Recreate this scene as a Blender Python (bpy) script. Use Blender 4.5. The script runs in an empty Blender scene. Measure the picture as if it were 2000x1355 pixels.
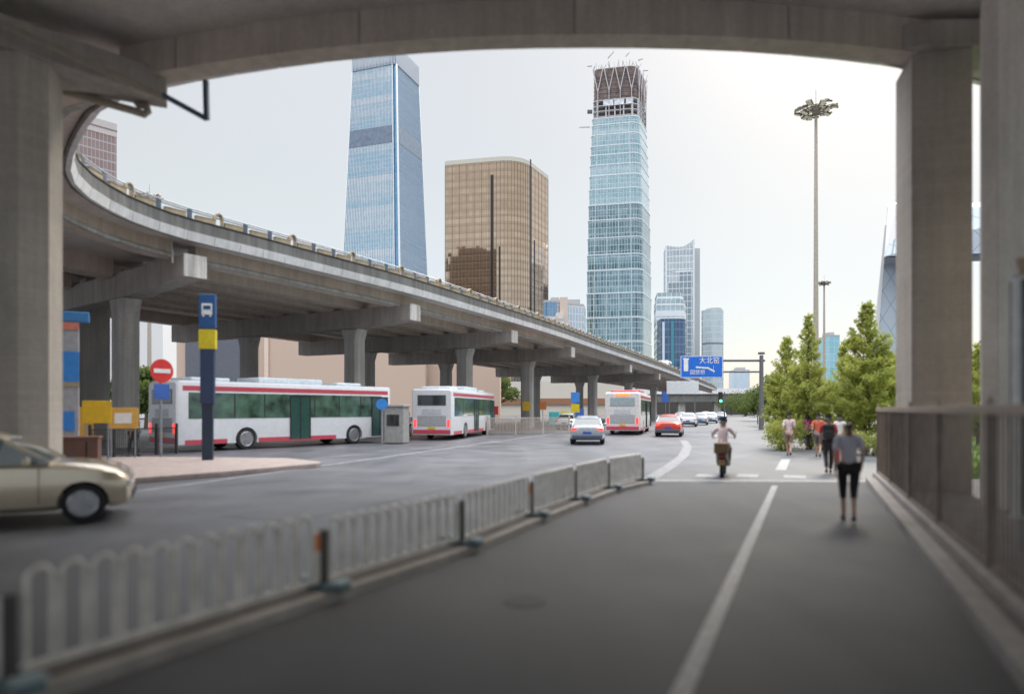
import bpy, bmesh, math, random
from mathutils import Vector, Matrix
R = math.radians
sc = bpy.context.scene
COL = sc.collection
random.seed(11)

# ------------------------------------------------------------------ camera, sky, sun, exposure
H = 1.8          # eye height
F = 1333.0       # focal length in pixels of a 2000 px wide frame
cam_d = bpy.data.cameras.new('camera'); cam = bpy.data.objects.new('camera', cam_d); COL.objects.link(cam)
cam.location = (0, 0, H); cam.rotation_euler = (R(90), 0, 0)
cam_d.sensor_width = 36; cam_d.lens = 24.0; cam_d.shift_y = 0.0612
cam_d.clip_start = 0.05; cam_d.clip_end = 6000
cam_d.dof.use_dof = True; cam_d.dof.focus_distance = 400; cam_d.dof.aperture_fstop = 0.024 / 0.073
sc.camera = cam

SUN_EL, SUN_AZ = R(38), R(29.5)      # azimuth to the right of +Y
w = bpy.data.worlds.new('World'); sc.world = w; w.use_nodes = True
nt = w.node_tree; nt.nodes.clear()
def WN(t): return nt.nodes.new(t)
out = WN('ShaderNodeOutputWorld'); sky = WN('ShaderNodeTexSky'); sky.sky_type = 'NISHITA'
sky.sun_disc = False; sky.sun_elevation = SUN_EL; sky.sun_rotation = SUN_AZ; sky.air_density = 1.2; sky.dust_density = 1.2
b1 = WN('ShaderNodeBackground'); b1.inputs[1].default_value = 0.05; nt.links.new(sky.outputs[0], b1.inputs[0])
tc = WN('ShaderNodeTexCoord'); sep = WN('ShaderNodeSeparateXYZ'); nt.links.new(tc.outputs['Generated'], sep.inputs[0])
ramp = WN('ShaderNodeValToRGB'); nt.links.new(sep.outputs['Z'], ramp.inputs[0])
cr = ramp.color_ramp; cr.interpolation = 'EASE'
cr.elements[0].position = 0.0; cr.elements[0].color = (0.385, 0.44, 0.575, 1)
cr.elements[1].position = 1.0; cr.elements[1].color = (1, 1, 1, 1)
e = cr.elements.new(0.30); e.color = (0.545, 0.530, 0.480, 1)
e = cr.elements.new(0.46); e.color = (0.575, 0.558, 0.510, 1)
e = cr.elements.new(0.66); e.color = (0.95, 0.97, 1.0, 1)
zen = WN('ShaderNodeMapRange'); zen.inputs['From Min'].default_value = 0.50; zen.inputs['From Max'].default_value = 0.85
zen.inputs['To Min'].default_value = 1.0; zen.inputs['To Max'].default_value = 4.3
nt.links.new(sep.outputs['Z'], zen.inputs['Value'])
# dims the overcast layer towards the sun, evening out the glow there
dotn = WN('ShaderNodeVectorMath'); dotn.operation = 'DOT_PRODUCT'; nt.links.new(tc.outputs['Generated'], dotn.inputs[0])
dotn.inputs[1].default_value = (math.sin(SUN_AZ) * math.cos(R(19)), math.cos(SUN_AZ) * math.cos(R(19)), math.sin(R(19)))
pw = WN('ShaderNodeMath'); pw.operation = 'POWER'; pw.use_clamp = True; nt.links.new(dotn.outputs['Value'], pw.inputs[0]); pw.inputs[1].default_value = 5
gl = WN('ShaderNodeMath'); gl.operation = 'MULTIPLY_ADD'; nt.links.new(pw.outputs[0], gl.inputs[0]); gl.inputs[1].default_value = -0.32
nt.links.new(zen.outputs[0], gl.inputs[2])
cn = WN('ShaderNodeTexNoise'); cn.inputs['Scale'].default_value = 2.2; cn.inputs['Detail'].default_value = 5; nt.links.new(tc.outputs['Generated'], cn.inputs['Vector'])
cm = WN('ShaderNodeMapRange'); cm.inputs['To Min'].default_value = 0.93; cm.inputs['To Max'].default_value = 1.07; nt.links.new(cn.outputs[0], cm.inputs['Value'])
ml = WN('ShaderNodeMath'); ml.operation = 'MULTIPLY'; nt.links.new(gl.outputs[0], ml.inputs[0]); nt.links.new(cm.outputs[0], ml.inputs[1])
b2 = WN('ShaderNodeBackground'); nt.links.new(ramp.outputs[0], b2.inputs[0]); nt.links.new(ml.outputs[0], b2.inputs[1])
ad = WN('ShaderNodeAddShader'); nt.links.new(b1.outputs[0], ad.inputs[0]); nt.links.new(b2.outputs[0], ad.inputs[1])
nt.links.new(ad.outputs[0], out.inputs[0])

sl = bpy.data.lights.new('sun', 'SUN'); sl.energy = 1.2; sl.angle = R(14); sl.color = (1.0, 0.9, 0.76)
so = bpy.data.objects.new('sun', sl); COL.objects.link(so)
sd = Vector((math.sin(SUN_AZ) * math.cos(SUN_EL), math.cos(SUN_AZ) * math.cos(SUN_EL), math.sin(SUN_EL)))
so.rotation_euler = sd.to_track_quat('Z', 'Y').to_euler(); so.location = (20, 30, 60)

sc.view_settings.view_transform = 'Standard'; sc.view_settings.look = 'None'
sc.view_settings.exposure = 0.08; sc.view_settings.gamma = 1.0
sc.cycles.use_denoising = True
sc.cycles.max_bounces = 7; sc.cycles.diffuse_bounces = 4

def P(px, py, Y):            # point of the photograph at depth Y
    return Vector(((px - 1000) / F * Y, Y, H + (800 - py) / F * Y))
def G(px, py):               # ground point under a pixel of the photograph
    Y = H * F / (py - 800); return Vector(((px - 1000) / F * Y, Y, 0))

# ------------------------------------------------------------------ materials
def sock(n, *names):
    for k in names:
        if k in n.inputs: return n.inputs[k]
def newmat(name):
    m = bpy.data.materials.new(name); m.use_nodes = True
    return m, m.node_tree, m.node_tree.nodes['Principled BSDF']
MC = {}
def mat(name, col, rough=0.6, metal=0.0, var=0.12, scale=6.0, bump=0.0, bscale=40.0, emit=None, es=1.0, coat=0.0, alpha=None, col2=None, trans=0.0):
    if name in MC: return MC[name]
    m, t, p = newmat(name)
    tcn = t.nodes.new('ShaderNodeTexCoord')
    nz = t.nodes.new('ShaderNodeTexNoise'); nz.inputs['Scale'].default_value = scale; nz.inputs['Detail'].default_value = 6
    t.links.new(tcn.outputs['Object'], nz.inputs['Vector'])
    mx = t.nodes.new('ShaderNodeMix'); mx.data_type = 'RGBA'
    mr = t.nodes.new('ShaderNodeMapRange'); mr.inputs['From Min'].default_value = .3; mr.inputs['From Max'].default_value = .7
    t.links.new(nz.outputs[0], mr.inputs['Value']); t.links.new(mr.outputs[0], mx.inputs[0])
    c2 = col2 or tuple(c * (1 - var) for c in col)
    c1 = col if col2 else tuple(min(1, c * (1 + var)) for c in col)
    mx.inputs[6].default_value = (*c2, 1); mx.inputs[7].default_value = (*c1, 1)
    t.links.new(mx.outputs[2], p.inputs['Base Color'])
    p.inputs['Roughness'].default_value = rough; p.inputs['Metallic'].default_value = metal
    if coat: sock(p, 'Coat Weight').default_value = coat
    if trans: sock(p, 'Transmission Weight').default_value = trans
    if bump:
        n2 = t.nodes.new('ShaderNodeTexNoise'); n2.inputs['Scale'].default_value = bscale; n2.inputs['Detail'].default_value = 8
        t.links.new(tcn.outputs['Object'], n2.inputs['Vector'])
        bp = t.nodes.new('ShaderNodeBump'); bp.inputs['Strength'].default_value = bump; bp.inputs['Distance'].default_value = .02
        t.links.new(n2.outputs[0], bp.inputs['Height']); t.links.new(bp.outputs[0], p.inputs['Normal'])
    if emit:
        sock(p, 'Emission Color').default_value = (*emit, 1); p.inputs['Emission Strength'].default_value = es
    MC[name] = m; return m

def concrete(name, col, streak=0.35, plank=0.0, joint=0.0, rough=0.85):
    """weathered cast concrete: blotches, rain streaks running down, shutter-board lines"""
    m, t, p = newmat(name); L = t.links.new; N = t.nodes.new
    tcn = N('ShaderNodeTexCoord')
    def noise(vec_scale, scale, detail=6):
        mp = N('ShaderNodeMapping'); mp.inputs['Scale'].default_value = vec_scale; L(tcn.outputs['Object'], mp.inputs['Vector'])
        n = N('ShaderNodeTexNoise'); n.inputs['Scale'].default_value = scale; n.inputs['Detail'].default_value = detail
        n.inputs['Roughness'].default_value = .65; L(mp.outputs[0], n.inputs['Vector']); return n.outputs[0]
    big = noise((1, 1, 1), .55); st = noise((2.2, 2.2, .12), 1.6); fine = noise((1, 1, 1), 9)
    def rng(s, a, b, lo, hi):
        r = N('ShaderNodeMapRange'); r.inputs['From Min'].default_value = a; r.inputs['From Max'].default_value = b
        r.inputs['To Min'].default_value = lo; r.inputs['To Max'].default_value = hi; L(s, r.inputs['Value']); return r.outputs[0]
    def mul(a, b):
        x = N('ShaderNodeMath'); x.operation = 'MULTIPLY'; L(a, x.inputs[0]); L(b, x.inputs[1]); return x.outputs[0]
    v = mul(mul(rng(big, .3, .7, .86, 1.1), rng(st, .38, .62, 1 - streak, 1.05)), rng(fine, .3, .7, .92, 1.06))
    if plank:
        sp = N('ShaderNodeSeparateXYZ'); L(tcn.outputs['Object'], sp.inputs[0])
        f = N('ShaderNodeMath'); f.operation = 'MULTIPLY'; L(sp.outputs['Z'], f.inputs[0]); f.inputs[1].default_value = 1 / plank
        fr = N('ShaderNodeMath'); fr.operation = 'FRACT'; L(f.outputs[0], fr.inputs[0])
        v = mul(v, rng(fr.outputs[0], 0.0, .12, .9, 1.0))
        fl = N('ShaderNodeMath'); fl.operation = 'FLOOR'; L(f.outputs[0], fl.inputs[0])
        wn = N('ShaderNodeTexWhiteNoise'); wn.noise_dimensions = '1D'; L(fl.outputs[0], wn.inputs['W'])
        v = mul(v, rng(wn.outputs[0], 0, 1, .96, 1.03))
    mx = N('ShaderNodeVectorMath'); mx.operation = 'SCALE'; mx.inputs[0].default_value = col; L(v, mx.inputs['Scale'])
    L(mx.outputs[0], p.inputs['Base Color']); p.inputs['Roughness'].default_value = rough
    bp = N('ShaderNodeBump'); bp.inputs['Strength'].default_value = .25; bp.inputs['Distance'].default_value = .03
    L(fine, bp.inputs['Height']); L(bp.outputs[0], p.inputs['Normal'])
    MC[name] = m; return m

def facade(name, ga, gb, frame, fh=4.0, bw=3.0, lh=.12, lv=.06, metal=.7, rough=.12, band=.5, spand=None, sh=.3, tilt=.012, diag=False, var_bw=None):
    """curtain wall laid out in metres (UV = metres along the wall, metres up)"""
    m, t, p = newmat(name); L = t.links.new; N = t.nodes.new
    uv = N('ShaderNodeUVMap'); uv.uv_map = 'UVMap'
    sp = N('ShaderNodeSeparateXYZ'); L(uv.outputs[0], sp.inputs[0])
    def M(op, a, b=None, c=None):
        x = N('ShaderNodeMath'); x.operation = op
        for i, s in enumerate((a, b, c)):
            if s is None: continue
            if isinstance(s, (int, float)): x.inputs[i].default_value = s
            else: L(s, x.inputs[i])
        return x.outputs[0]
    if diag:
        a = M('DIVIDE', M('ADD', sp.outputs[0], M('MULTIPLY', sp.outputs[1], .62)), bw)
        b = M('DIVIDE', M('SUBTRACT', sp.outputs[0], M('MULTIPLY', sp.outputs[1], .62)), bw)
    else:
        a = M('DIVIDE', sp.outputs[0], bw); b = M('DIVIDE', sp.outputs[1], fh)
    fa, fb = M('FRACT', a), M('FRACT', b)
    line = M('MAXIMUM', M('LESS_THAN', fa, lv), M('LESS_THAN', fb, lh))
    cmb = N('ShaderNodeCombineXYZ'); L(M('FLOOR', a), cmb.inputs[0]); L(M('FLOOR', b), cmb.inputs[1])
    wn = N('ShaderNodeTexWhiteNoise'); wn.noise_dimensions = '2D'; L(cmb.outputs[0], wn.inputs['Vector'])
    wf = N('ShaderNodeTexWhiteNoise'); wf.noise_dimensions = '1D'; L(M('FLOOR', M('MULTIPLY', b, .75)), wf.inputs['W'])
    mp = N('ShaderNodeMapping'); mp.inputs['Scale'].default_value = (.02, .24, 1); L(uv.outputs[0], mp.inputs['Vector'])
    ns = N('ShaderNodeTexNoise'); ns.inputs['Scale'].default_value = 1.0; ns.inputs['Detail'].default_value = 4; L(mp.outputs[0], ns.inputs['Vector'])
    f = M('ADD', M('MULTIPLY', ns.outputs[0], .9 - .25), M('ADD', M('MULTIPLY', wf.outputs[0], band), M('MULTIPLY', wn.outputs[0], .3)))
    f = M('SUBTRACT', f, band * .5)
    mx = N('ShaderNodeMix'); mx.data_type = 'RGBA'; mx.clamp_factor = True; L(f, mx.inputs[0])
    mx.inputs[6].default_value = (*ga, 1); mx.inputs[7].default_value = (*gb, 1)
    c = mx.outputs[2]
    if spand:
        m3 = N('ShaderNodeMix'); m3.data_type = 'RGBA'; L(M('LESS_THAN', fb, sh), m3.inputs[0]); L(c, m3.inputs[6]); m3.inputs[7].default_value = (*spand, 1); c = m3.outputs[2]
    m2 = N('ShaderNodeMix'); m2.data_type = 'RGBA'; L(line, m2.inputs[0]); L(c, m2.inputs[6]); m2.inputs[7].default_value = (*frame, 1)
    L(m2.outputs[2], p.inputs['Base Color'])
    inv = M('SUBTRACT', 1.0, line); L(M('MULTIPLY', inv, metal), p.inputs['Metallic'])
    L(M('MULTIPLY_ADD', line, .5, rough), p.inputs['Roughness'])
    # every pane sits a hair out of true, so reflections break at the joints
    geo = N('ShaderNodeNewGeometry'); vs = N('ShaderNodeVectorMath'); vs.operation = 'SUBTRACT'; L(wn.outputs['Color'], vs.inputs[0]); vs.inputs[1].default_value = (.5, .5, .5)
    vk = N('ShaderNodeVectorMath'); vk.operation = 'SCALE'; L(vs.outputs[0], vk.inputs[0]); vk.inputs['Scale'].default_value = tilt * 2
    va = N('ShaderNodeVectorMath'); va.operation = 'ADD'; L(geo.outputs['Normal'], va.inputs[0]); L(vk.outputs[0], va.inputs[1])
    vn = N('ShaderNodeVectorMath'); vn.operation = 'NORMALIZE'; L(va.outputs[0], vn.inputs[0]); L(vn.outputs[0], p.inputs['Normal'])
    MC[name] = m; return m

# ------------------------------------------------------------------ mesh helpers
def origin(o):
    v = Vector((0, 0, 0))
    while o: v += o.location; o = o.parent
    return v
class MB:
    def __init__(s): s.v = []; s.f = []; s.uv = []
    def add(s, vs, fs, uvs=None):
        n = len(s.v); s.v += [tuple(x) for x in vs]
        for i, f in enumerate(fs):
            s.f.append(tuple(k + n for k in f)); s.uv.append(uvs[i] if uvs else None)
    def box(s, c, d, rz=0.0, rx=0.0, M=None):
        x, y, z = d[0] / 2, d[1] / 2, d[2] / 2
        vs = [Vector(p) for p in ((-x,-y,-z),(x,-y,-z),(x,y,-z),(-x,y,-z),(-x,-y,z),(x,-y,z),(x,y,z),(-x,y,z))]
        m = Matrix.Translation(c) @ Matrix.Rotation(rz, 4, 'Z') @ Matrix.Rotation(rx, 4, 'X')
        if M: m = M @ m
        s.add([m @ p for p in vs], [(0,3,2,1),(4,5,6,7),(0,1,5,4),(1,2,6,5),(2,3,7,6),(3,0,4,7)])
        return s
    def beam(s, a, b, wd, ht):        # rectangular bar from a to b
        a, b = Vector(a), Vector(b); d = (b - a); ln = d.length; d.normalize()
        up = Vector((0, 0, 1)) if abs(d.z) < .98 else Vector((0, 1, 0))
        sx = d.cross(up).normalized(); uz = sx.cross(d)
        vs = []
        for q in (a, b):
            for i, j in ((-1,-1),(1,-1),(1,1),(-1,1)): vs.append(q + sx * i * wd / 2 + uz * j * ht / 2)
        s.add(vs, [(0,1,2,3),(7,6,5,4),(0,4,5,1),(1,5,6,2),(2,6,7,3),(3,7,4,0)]); return s
    def tube(s, pts, r, n=8, r2=None, closed=False, caps=True):
        pts = [Vector(p) for p in pts]; k = len(pts); base = len(s.v); rings = []
        prev = None
        for i, p in enumerate(pts):
            a = pts[max(i - 1, 0)]; b = pts[min(i + 1, k - 1)]
            if closed: a = pts[(i - 1) % k]; b = pts[(i + 1) % k]
            d = (b - a).normalized()
            if prev is None:
                up = Vector((0, 0, 1)) if abs(d.z) < .9 else Vector((1, 0, 0)); sx = d.cross(up).normalized()
            else:
                sx = (prev - d * prev.dot(d)).normalized()
            prev = sx; uy = d.cross(sx)
            rr = r if r2 is None else r + (r2 - r) * i / max(1, k - 1)
            for j in range(n):
                t = 2 * math.pi * j / n; s.v.append(tuple(p + sx * math.cos(t) * rr + uy * math.sin(t) * rr))
        m = k if closed else k - 1
        for i in range(m):
            for j in range(n):
                a0 = base + i * n + j; a1 = base + i * n + (j + 1) % n
                b0 = base + ((i + 1) % k) * n + j; b1 = base + ((i + 1) % k) * n + (j + 1) % n
                s.f.append((a0, a1, b1, b0)); s.uv.append(None)
        if caps and not closed:
            s.f.append(tuple(base + j for j in range(n))[::-1]); s.uv.append(None)
            s.f.append(tuple(base + (k - 1) * n + j for j in range(n))); s.uv.append(None)
        return s
    def prism(s, bot, z0, top=None, z1=1.0, caps=True, uv0=0.0, seg=1):
        """vertical (or tapering) prism; UV in metres round the walls and up"""
        top = top or bot; n = len(bot); u = [uv0]
        for i in range(n): u.append(u[-1] + (Vector(bot[(i + 1) % n]) - Vector(bot[i])).length)
        area = sum(bot[i][0] * bot[(i+1) % n][1] - bot[(i+1) % n][0] * bot[i][1] for i in range(n))
        vs = []
        for k in range(seg + 1):
            t = k / seg
            for a, b in zip(bot, top): vs.append((a[0] + (b[0]-a[0])*t, a[1] + (b[1]-a[1])*t, z0 + (z1-z0)*t))
        fs, uvs = [], []
        for k in range(seg):
            va = z0 + (z1-z0) * k / seg; vb = z0 + (z1-z0) * (k+1) / seg
            for i in range(n):
                j = (i + 1) % n; q = (k*n+i, k*n+j, (k+1)*n+j, (k+1)*n+i); w_ = ((u[i],va),(u[i+1],va),(u[i+1],vb),(u[i],vb))
                if area < 0: q = q[::-1]; w_ = w_[::-1]
                fs.append(q); uvs.append(w_)
        if caps:
            a = tuple(range(n)); b = tuple(seg * n + i for i in range(n))
            if area < 0: a, b = a[::-1], b[::-1]
            fs.append(a[::-1]); uvs.append(None); fs.append(b); uvs.append(None)
        s.add(vs, fs, uvs); return s
    def loft(s, rings, closed_ring=True, caps=True):
        n = len(rings[0]); base = len(s.v)
        for r in rings: s.v += [tuple(p) for p in r]
        for i in range(len(rings) - 1):
            for j in range(n if closed_ring else n - 1):
                k = (j + 1) % n
                s.f.append((base+i*n+j, base+i*n+k, base+(i+1)*n+k, base+(i+1)*n+j)); s.uv.append(None)
        if caps and closed_ring:
            s.f.append(tuple(base + j for j in range(n))[::-1]); s.uv.append(None)
            s.f.append(tuple(base + (len(rings)-1)*n + j for j in range(n))); s.uv.append(None)
        return s
    def build(s, name, m, parent=None, smooth=False, bevel=0.0, recalc=True):
        o3 = origin(parent) if parent else Vector((0, 0, 0))
        me = bpy.data.meshes.new(name)
        me.from_pydata([(v[0]-o3.x, v[1]-o3.y, v[2]-o3.z) for v in s.v], [], s.f)
        if any(u for u in s.uv):
            l = me.uv_layers.new(name='UVMap'); i = 0
            for f, u in zip(s.f, s.uv):
                for k in range(len(f)):
                    l.data[i].uv = u[k] if u else (0, 0)
                    i += 1
        me.validate()
        if recalc:
            bm = bmesh.new(); bm.from_mesh(me); bmesh.ops.recalc_face_normals(bm, faces=bm.faces); bm.to_mesh(me); bm.free()
        me.materials.append(m)
        o = bpy.data.objects.new(name, me); COL.objects.link(o)
        if parent: o.parent = parent
        if smooth:
            for p in me.polygons: p.use_smooth = True
            try: me.set_sharp_from_angle(angle=R(40))
            except Exception: pass
        if bevel:
            b = o.modifiers.new('bevel', 'BEVEL'); b.width = bevel; b.segments = 2; b.limit_method = 'ANGLE'; b.angle_limit = R(40)
        return o
def tag(o, label=None, cat=None, group=None, kind=None):
    if label: o['label'] = label
    if cat: o['category'] = cat
    if group: o['group'] = group
    if kind: o['kind'] = kind
    return o
def thing(name, loc, label, cat, group=None, rz=0.0):
    o = bpy.data.objects.new(name, None); COL.objects.link(o); o.location = loc; o.empty_display_size = .3
    tag(o, label, cat, group); o['_rz'] = rz
    return o
def turn(o):
    o.rotation_euler[2] = o['_rz']; del o['_rz']; return o
def kids(o): return [c for c in COL.objects if c.parent == o]
def dup(root, loc, rz, label, group=None, cat=None):
    def cp(o, par):
        c = o.copy(); COL.objects.link(c)
        if par: c.parent = par
        for k in kids(o): cp(k, c)
        return c
    c = cp(root, None); c.location = loc; c.rotation_euler[2] = rz; c['label'] = label
    if group: c['group'] = group
    if cat: c['category'] = cat
    return c
def repaint(root, name, m):
    for k in kids(root):
        if k.name.split('.')[0] == name:
            k.data = k.data.copy(); k.data.materials[0] = m
        repaint(k, name, m)
def round_poly(pts, rad, n=6):
    out_ = []; k = len(pts)
    for i, p in enumerate(pts):
        r = rad[i] if isinstance(rad, (list, tuple)) else rad
        p = Vector(p[:2])
        if r <= 0: out_.append(tuple(p)); continue
        a = (Vector(pts[i-1][:2]) - p).normalized(); b = (Vector(pts[(i+1) % k][:2]) - p).normalized()
        p0, p1 = p + a * r, p + b * r
        for j in range(n + 1):
            t = j / n; q = p0 * (1-t)**2 + p * 2*t*(1-t) + p1 * t*t
            out_.append(tuple(q))
    return out_
def scale_poly(pts, s, c): return [((p[0]-c[0])*s + c[0], (p[1]-c[1])*s + c[1]) for p in pts]

# ------------------------------------------------------------------ materials used all over
C_DECK = concrete('deck_concrete', (.62, .565, .52), .06)
C_PIER = concrete('pier_concrete', (.47, .42, .37), .10, plank=.11)
C_PIER2 = concrete('far_pier_concrete', (.50, .475, .45), .18)
C_TIP = concrete('cap_tip_concrete', (.62, .60, .57), .4)
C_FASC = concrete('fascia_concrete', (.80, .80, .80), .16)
C_FASC2 = concrete('parapet_concrete', (.19, .187, .18), .35)
C_GIRD = concrete('girder_concrete', (.58, .49, .415), .14)
C_LIP = concrete('girder_lip_concrete', (.46, .45, .42), .3)
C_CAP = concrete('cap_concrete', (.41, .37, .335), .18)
C_KERB = concrete('kerb_concrete', (.36, .33, .31), .15)
STEEL = mat('galvanised_steel', (.30, .32, .35), .45, .6)
DARKST = mat('dark_blue_steel', (.10, .13, .18), .5, .3)
TAN = mat('tan_paint', (.36, .29, .20), .6, var=.2, scale=3)
RUBBER = mat('rubber', (.02, .02, .022), .8)
WHITE = mat('white_paint', (.75, .75, .74), .45)

# ------------------------------------------------------------------ ground and roads
def asphalt(name, col, rough, patch=.25, tracks=False):
    m, t, p = newmat(name); L = t.links.new; N = t.nodes.new
    tcn = N('ShaderNodeTexCoord')
    n1 = N('ShaderNodeTexNoise'); n1.inputs['Scale'].default_value = .55; n1.inputs['Detail'].default_value = 7; L(tcn.outputs['Object'], n1.inputs['Vector'])
    n2 = N('ShaderNodeTexNoise'); n2.inputs['Scale'].default_value = 60; n2.inputs['Detail'].default_value = 5; L(tcn.outputs['Object'], n2.inputs['Vector'])
    vo = N('ShaderNodeTexVoronoi'); vo.inputs['Scale'].default_value = 140; L(tcn.outputs['Object'], vo.inputs['Vector'])
    mp = N('ShaderNodeMapping'); mp.inputs['Rotation'].default_value = (0, 0, R(23.6)); mp.inputs['Scale'].default_value = (1.2, .05, 1); L(tcn.outputs['Object'], mp.inputs['Vector'])
    n3 = N('ShaderNodeTexNoise'); n3.inputs['Scale'].default_value = 1.0; n3.inputs['Detail'].default_value = 3; L(mp.outputs[0], n3.inputs['Vector'])
    def rng(s, lo, hi):
        r = N('ShaderNodeMapRange'); r.inputs['From Min'].default_value = .3; r.inputs['From Max'].default_value = .7
        r.inputs['To Min'].default_value = lo; r.inputs['To Max'].default_value = hi; L(s, r.inputs['Value']); return r.outputs[0]
    def mul(a, b):
        x = N('ShaderNodeMath'); x.operation = 'MULTIPLY'; L(a, x.inputs[0]); L(b, x.inputs[1]); return x.outputs[0]
    v = mul(mul(rng(n1.outputs[0], 1 - patch, 1 + patch), rng(n2.outputs[0], .8, 1.2)), rng(n3.outputs[0], .86, 1.12))
    sc_ = N('ShaderNodeVectorMath'); sc_.operation = 'SCALE'; sc_.inputs[0].default_value = col; L(v, sc_.inputs['Scale'])
    L(sc_.outputs[0], p.inputs['Base Color'])
    L(rng(n1.outputs[0], rough - .06, rough + .08), p.inputs['Roughness'])
    bp = N('ShaderNodeBump'); bp.inputs['Strength'].default_value = .3; bp.inputs['Distance'].default_value = .006
    L(vo.outputs[0], bp.inputs['Height']); L(bp.outputs[0], p.inputs['Normal'])
    MC[name] = m; return m
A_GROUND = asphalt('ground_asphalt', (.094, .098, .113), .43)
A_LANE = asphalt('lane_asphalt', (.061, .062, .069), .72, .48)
A_PAVE = mat('paving', (.33, .27, .25), .75, var=.15, scale=4, bump=.2)
M_LINE = mat('road_paint', (.42, .42, .43), .7, col2=(.22, .22, .23), scale=14)

MB().box((0, 800, -.5), (4400, 4400, 1.0)).build('ground', A_GROUND)['kind'] = 'structure'
rd = Vector((.401, .916, 0)); rq = Vector((.916, -.401, 0))
def sheet(name, pts, z, m, th=.004, kind='structure'):
    o = MB().prism([(p[0], p[1]) for p in pts], z - th, None, z).build(name, m); o['kind'] = kind; return o
# bicycle lane between the railing and the kerb
RAIL = [(-5.6, .2), (-4.4, 2.1), (-3.13, 4.25), (-1.82, 6.57), (-.65, 8.7), (.31, 11.0), (1.2, 13.0), (2.1, 14.9), (3.15, 16.5)]
KERB0 = Vector((3.3, 4.44, 0))
def kerb(t): return KERB0 + rd * t
lane = [(-8, -4)] + RAIL[1:] + [(3.3, 17.15)] + [tuple(kerb(t)[:2]) for t in (13.8, 10, 0, -9)]
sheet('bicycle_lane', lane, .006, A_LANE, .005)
far_lane = [(3.3, 17.15), (8.8, 26), (17, 40.0), (28, 60), (52, 95), (95, 150), (101, 147), (58, 92), (33, 58), (20.6, 40.0)] + [tuple(kerb(t)[:2]) for t in (26, 13.8)]
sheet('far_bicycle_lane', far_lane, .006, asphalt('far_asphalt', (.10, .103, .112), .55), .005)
def stripe(a, b, wd, z=.0125, nm='lane_line', m=None):
    a, b = Vector((*a[:2], 0)), Vector((*b[:2], 0)); d = (b - a).normalized(); q = Vector((d.y, -d.x, 0)) * wd / 2
    return sheet(nm, [a - q, a + q, b + q, b - q], z, m or M_LINE, .004)
stripe((-1.2, -.9), (6.2, 16.1), .13)
for (a, b, w_) in (((3.0, 17.3), (9.2, 17.1), .5),):
    stripe(a, b, w_, .0125, 'stop_line', mat('worn_paint', (.21, .21, .215), .6, var=.35, scale=5))
for px, py, l in ((1475, 930, .9), (1568, 932, .8), (1395, 930, .8)):
    g = G(px, py); stripe(g - rq * .2 - rd * l / 2, g - rq * .2 + rd * l / 2, .55, .0125, 'crossing_mark')
g = G(1530, 907); stripe(g - rd * 2.4, g + rd * 2.4, .3, .0125, 'crossing_mark')
# carriageway lines and the pale curved nose line beyond the railing
nose = [G(1270, 935), G(1310, 910), G(1335, 890), G(1343, 872), G(1335, 860)]
for a, b in zip(nose, nose[1:]): stripe(a, b, .4, .0085, 'nose_line', mat('nose_paint', (.20, .20, .21), .7, var=.3, scale=4))
WORN = mat('worn_line', (.22, .22, .235), .6, var=.3, scale=3)
for k in range(9):
    a = Vector((-13 + k * 4.2 * .42 * 1.6, 12.5 + k * 4.2 * .91 * 1.6, 0)); stripe(a, a + rd * 3, .16, .0085, 'lane_dash', WORN)
for t0, t1 in ((0, 90),):
    a = Vector((-9.2, 12, 0)); stripe(a, a + Vector((.30, .95, 0)) * 75, .2, .0085, 'lane_line', WORN)
MB().tube([(0, 0, .0), (0, 0, .012)], .20, 24).build('manhole_cover', mat('cast_iron', (.035, .035, .036), .7, .2))
mh = bpy.data.objects['manhole_cover']; mh.location = G(1025, 1175); tag(mh, 'dark round manhole cover in the middle of the bicycle lane', 'manhole cover')

for (cx_, cy_, l_, w__, a_) in ((-3.2, 13.5, 5, 1.6, .42), (.5, 22, 7, 1.3, .38), (-9, 19, 3, 2.2, .5)):
    c_ = Vector((cx_, cy_, 0)); d_ = Vector((math.sin(a_), math.cos(a_), 0)); q_ = Vector((d_.y, -d_.x, 0))
    sheet('road_patch', [c_ - d_*l_/2 - q_*w__/2, c_ - d_*l_/2 + q_*w__/2, c_ + d_*l_/2 + q_*w__/2, c_ + d_*l_/2 - q_*w__/2], .004, asphalt('patch_asphalt%d' % int(cy_), (.085, .088, .10), .6), .003)

# right-hand kerb, the plinth under the fence and the footway
sheet('footway', [tuple((kerb(t) + rq * d)[:2]) for t, d in ((-9, .2), (14.2, .2), (14.2, 1.6), (-9, 2.2))], .10, mat('footway_dirt', (.16, .14, .13), .85, var=.3, scale=5, bump=.3), .1)
MB().prism([tuple((kerb(t) + rq * d)[:2]) for t, d in ((-9, 0), (13.6, 0), (13.6, .2), (-9, .2))], 0, None, .13).build('kerb', C_KERB)['kind'] = 'structure'
FA, FB = Vector((1.0, -2.06, 0)), Vector((9.38, 17.5, 0)); fd = (FB - FA).normalized(); fq = Vector((fd.y, -fd.x, 0))

# traffic island on the left with its kerb
isl = [G(250, 945), G(430, 931), G(640, 911), G(560, 902), G(300, 899), Vector((-22, 24.3, 0)), Vector((-34, 22, 0)), Vector((-26, 14.0, 0)), Vector((-13, 15.6, 0))]
isl = round_poly([tuple(p[:2]) for p in isl], [0, 0, .7, 0, 0, 1, 0, 0, 0], 5)
MB().prism(isl, 0, None, .14).build('traffic_island', A_PAVE, bevel=.02)['kind'] = 'structure'

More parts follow.
